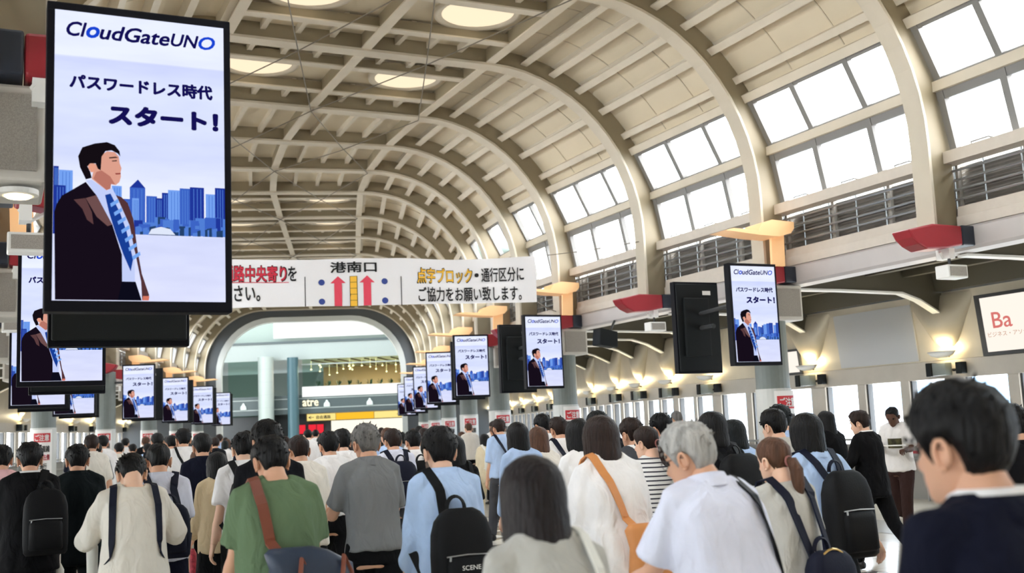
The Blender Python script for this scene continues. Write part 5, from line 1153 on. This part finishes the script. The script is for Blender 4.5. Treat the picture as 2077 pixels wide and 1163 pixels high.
spb = person('woman with long black hair behind the black trouser suit', (8.55, 9.75), 1.63, R(-4), PS(3, 4, 0, fem=1), 'long', 'black', 0, 'black', .95, -.1, .028, False, 'black', near=1)
wt = person('dark skinned man in a white printed t-shirt looking down beside the right windows', (10.43, 10.65), 1.67, R(-125), PS(3, 24, -10, armL=(20, 10, 70, 20), armR=(20, 10, 80, 20)), 'thin', 'black', 2, 'white', .5, -.06, .026, False, 'brown', near=1, face=True, shoes=WSHOE)
t_ = attach('newspaper', 'folded printed sheet held by the man in the white t-shirt', 'paper', wt); mb = MB(); p_, H_ = root_pose[wt.name]; w_ = (p_.arm(1)[2]+p_.arm(-1)[2])/2
mb.box((w_.x, w_.y+.06, w_.z+.04), (.34, .12, .012)); mb.build('sheet', M['paper'], t_)
pm = MB(); pp = root_pose[wt.name][0]
pm.loft([[pp.back(-.085+.17*j/10, h, .055, True) for j in range(11)] for h in (.24, .27, .30, .33, .36)], False, False); pm.build('shirt_print', mat('shirt_print_ink', (70, 66, 40), .8, var=.9, vscale=26), wt)
rb = person('person in a black coat mostly hidden behind the man in glasses', (5.25, 4.45), 1.62, 0, PS(3, 4, 0), 'short', 'black', 1, 'black', 1, -.16, .03, True, 'black', near=1)
pk = person('man in a salmon pink shirt at the left edge', (0.06, 10.3), 1.64, 0, PS(3, 5, 0), 'short', 'black', 1, 'pink', .9, -.04, .024, True, 'navy', near=1)
ws = person('man in a white shirt and black trousers walking with a thin black strap', (2.12, 14.05), 1.76, 0, PS(3, 2, 0, armL=(-14, 10, 18, 0), armR=(14, 10, 24, 0), legL=(18, 4), legR=(-14, 18)), 'short', 'black', 1, 'white', .8, .06, .03, True, 'black', near=1)
cross_bag(ws, 'thin black strap bag on the man walking apart in white', 'black', 1, .03, (.26, .2, .08))
ps_ = person('man with cropped hair in an off white patterned shirt', (2.15, 8.47), 1.62, 0, PS(3, 4, 8), 'thin', 'brown', 1, 'offwhite', .5, -.1, .028, True, 'black', near=1)
w1 = person('man in a white shirt just left of the grey polo shirt', (2.64, 9.35), 1.64, 0, PS(3, 4, 0, armR=(-10, 10, 20, 0)), 'short', 'black', 1, 'white', .6, .04, .026, True, 'black', near=1)
w2 = person('man in a crisp white shirt ahead of the grey polo shirt', (3.03, 10.28), 1.66, 0, PS(3, 4, 0), 'short', 'black', 0, 'white', .6, .04, .026, True, 'black', near=1)
hung_bag(w2, 'dark briefcase carried beside the crisp white shirt', 'black', 1, (.36, .26, .08), 'briefcase')
b1 = person('man in a grey blue shirt right of the grey polo shirt', (3.64, 10.55), 1.64, 0, PS(3, 4, 0), 'short', 'brown', 1, 'lav', .6, -.02, .024, True, 'dgrey', near=1)
backpack(b1, 'dark grey rucksack on the grey blue shirt', 'navy')
b2 = person('dark haired man in white beside the grey blue shirt', (4.0, 10.94), 1.62, 0, PS(3, 4, 0), 'short', 'black', 1, 'white', .6, -.02, .024, True, 'dgrey', near=1)
backpack(b2, 'black rucksack beside the dark grey rucksack', 'black')
wd = person('woman in a long cream coat and trousers stepping over the paving', (7.74, 17.55), 1.5, 0, PS(3, 4, 0, fem=1, legL=(16, 4), legR=(-12, 14)), 'medium', 'black', 0, 'cream', .9, -.16, .05, False, 'cream', near=1)
backpack(wd, 'cream rucksack on the long cream coat', 'canvas', .26, .34, .12, .40)
bl = person('grey haired man in a sky blue shirt beside the third right column', (6.49, 14.2), 1.73, 0, PS(3, 4, 0), 'short', 'brown', 1, 'blue', .6, -.02, .026, True, 'dgrey', near=1)
cross_bag(bl, 'dark strap bag across the sky blue shirt', 'navy', 1, .04, (.28, .22, .09))
# ---------------------------------------------------------------- the rest of the crowd: a few figures copied, recoloured and walked down the hall
protos = []
for hs_, top_, sl, bot, fem, sk in (('short', 'white', .6, 'black', 0, None), ('short', 'suit', 1, 'suit', 0, None), ('medium', 'offwhite', .9, 'dgrey', 1, None), ('long', 'lgrey', .9, 'black', 1, .5), ('bob', 'beige', .95, 'navy', 1, .45), ('thin', 'blue', .6, 'dgrey', 0, None)):
    for ph in (0, 1):
        a = (18, 4, -16, 20) if ph else (-16, 20, 18, 4)
        protos.append((hs_, person('x', (0, -30), 1.68, 0, PS(3, 5, 0, armL=(-8 if ph else 8, 9, 20, 0), armR=(8 if ph else -8, 9, 20, 0), legL=a[:2], legR=a[2:], fem=fem), hs_, 'black', 0, top_, sl, -.12 if sl > .8 else -.02, .026, not fem, bot, sk, near=0)))
rr = random.Random(11)
TOPS = dict(white='white', offwhite='ivory', blue='pale blue', lav='lavender grey', grey='grey', black='black', navy='navy', suit='charcoal', beige='beige', lgrey='light grey', dgrey='dark grey', pink='pink')
WTS = ['white']*7+['black']*3+['navy']*3+['suit']*4+['blue']*3+['lav']*2+['grey', 'beige', 'lgrey', 'dgrey', 'offwhite', 'offwhite', 'pink']
taken = [(o.location.x, o.location.y) for o in bpy.data.objects if o.name.startswith('person') and o.location.y > 0]
def recolor(o, m):
    o.material_slots[0].link = 'OBJECT'; o.material_slots[0].material = m
spots = []
def hall(y_along):      # centre and yaw of the hall at a distance along it
    ks = [FR[k] for k in RIBS]; acc = 0
    for (p, a), (q, b) in zip(ks, ks[1:]):
        L_ = (q-p).length
        if acc+L_ > y_along: f = (y_along-acc)/L_; return p.lerp(q, f), a+(b-a)*f
        acc += L_
    return ks[-1]
S0 = 7.126+0  # distance of y=0 from the first rib
tries = 0
while len(spots) < 165 and tries < 9000:
    tries += 1
    s_ = 9.5+34*rr.random()**.9; c, a = hall(s_+S0); x = rr.uniform(-6.2, 5.2)
    px, py = c.x+x*math.cos(a), c.y-x*math.sin(a)
    if py < 8.5 or (px > 7.2 and py < 14) or (py < 12.5 and px > 5.6): continue
    # leave the gaps the photograph shows open
    ang = math.degrees(math.atan2(px, py)); 
    if 22.3 < ang < 26.2 and py < 19: continue
    if 15.2 < ang < 17.2 and py < 13: continue
    if 4.5 < ang < 9.2 and py < 13.5: continue
    if any((px-u)**2+(py-v)**2 < .68**2 for u, v in taken): continue
    if abs(abs(x)-5.5) < .5 and py > 9 or (py > 17 and x < -4.5): continue
    taken.append((px, py)); spots.append((px, py, a))
spots.sort(key=lambda s_: s_[1])
HC = ['black']*7+['brown']*3+['teal', 'light', 'grey']
HN = dict(black='black', brown='dark brown', teal='inky', light='chestnut', grey='grey')
HSN = dict(short='short', medium='chin length', long='long', bob='bobbed', thin='thinning')
used = {}
proto_used = set()
WHERE = lambda py: 'nearer crowd' if py < 14 else 'mid hall' if py < 22 else 'by the bend' if py < 32 else 'near the arch'
for n_, (px, py, a) in enumerate(spots):
    i = rr.randrange(len(protos)); hs_, pr = protos[i]; tc_ = rr.choice(WTS); hc = rr.choice(HC)
    key = (TOPS[tc_], HN[hc], HSN[hs_], WHERE(py)); used.setdefault(key, []).append(px)
    lab = 'person, %s %s hair, %s top, %s' % (key[2], key[1], key[0], key[3])
    if i not in proto_used: o = pr; proto_used.add(i); o.location = (px, py, o.location.z); o.rotation_euler.z = -a; o['label'] = lab
    else: o = dup(pr, (px, py, pr.location.z), -a, lab)
    H_ = 1.70*(1+rr.uniform(-.05, .06)) if hs_ in ('short', 'thin') else 1.58*(1+rr.uniform(-.04, .05)); o.location.z *= H_/1.68; o.scale = (H_/1.70,)*3
    o['group'] = 'walkers in the crowd'; o['_k'] = '|'.join(key)
    for c in o.children:
        if c.name.startswith(('shirt', 'jacket', 'collar')): recolor(c, C_[tc_])
        elif c.name.startswith('hair'): recolor(c, HAIR[hc])
        elif c.name.startswith(('trousers', 'skirt')): recolor(c, C_[rr.choice(['black', 'black', 'navy', 'dgrey', 'suit'])])
        elif c.name.startswith('body'): recolor(c, SKIN[rr.randrange(2)])
# labels that single each walker out: count along the hall when the look repeats
grp = {}
for o in bpy.data.objects:
    if o.get('_k'): grp.setdefault(o['_k'], []).append(o)
for k, os_ in grp.items():
    os_.sort(key=lambda o: o.location.x/o.location.y)
    for j, o in enumerate(os_):
        if len(os_) > 1: o['label'] = o['label']+', %s such from left' % ORD[j]
        del o['_k']
for i, (hs_, pr) in enumerate(protos):
    if i not in proto_used:
        for c in list(pr.children): bpy.data.objects.remove(c)
        bpy.data.objects.remove(pr)
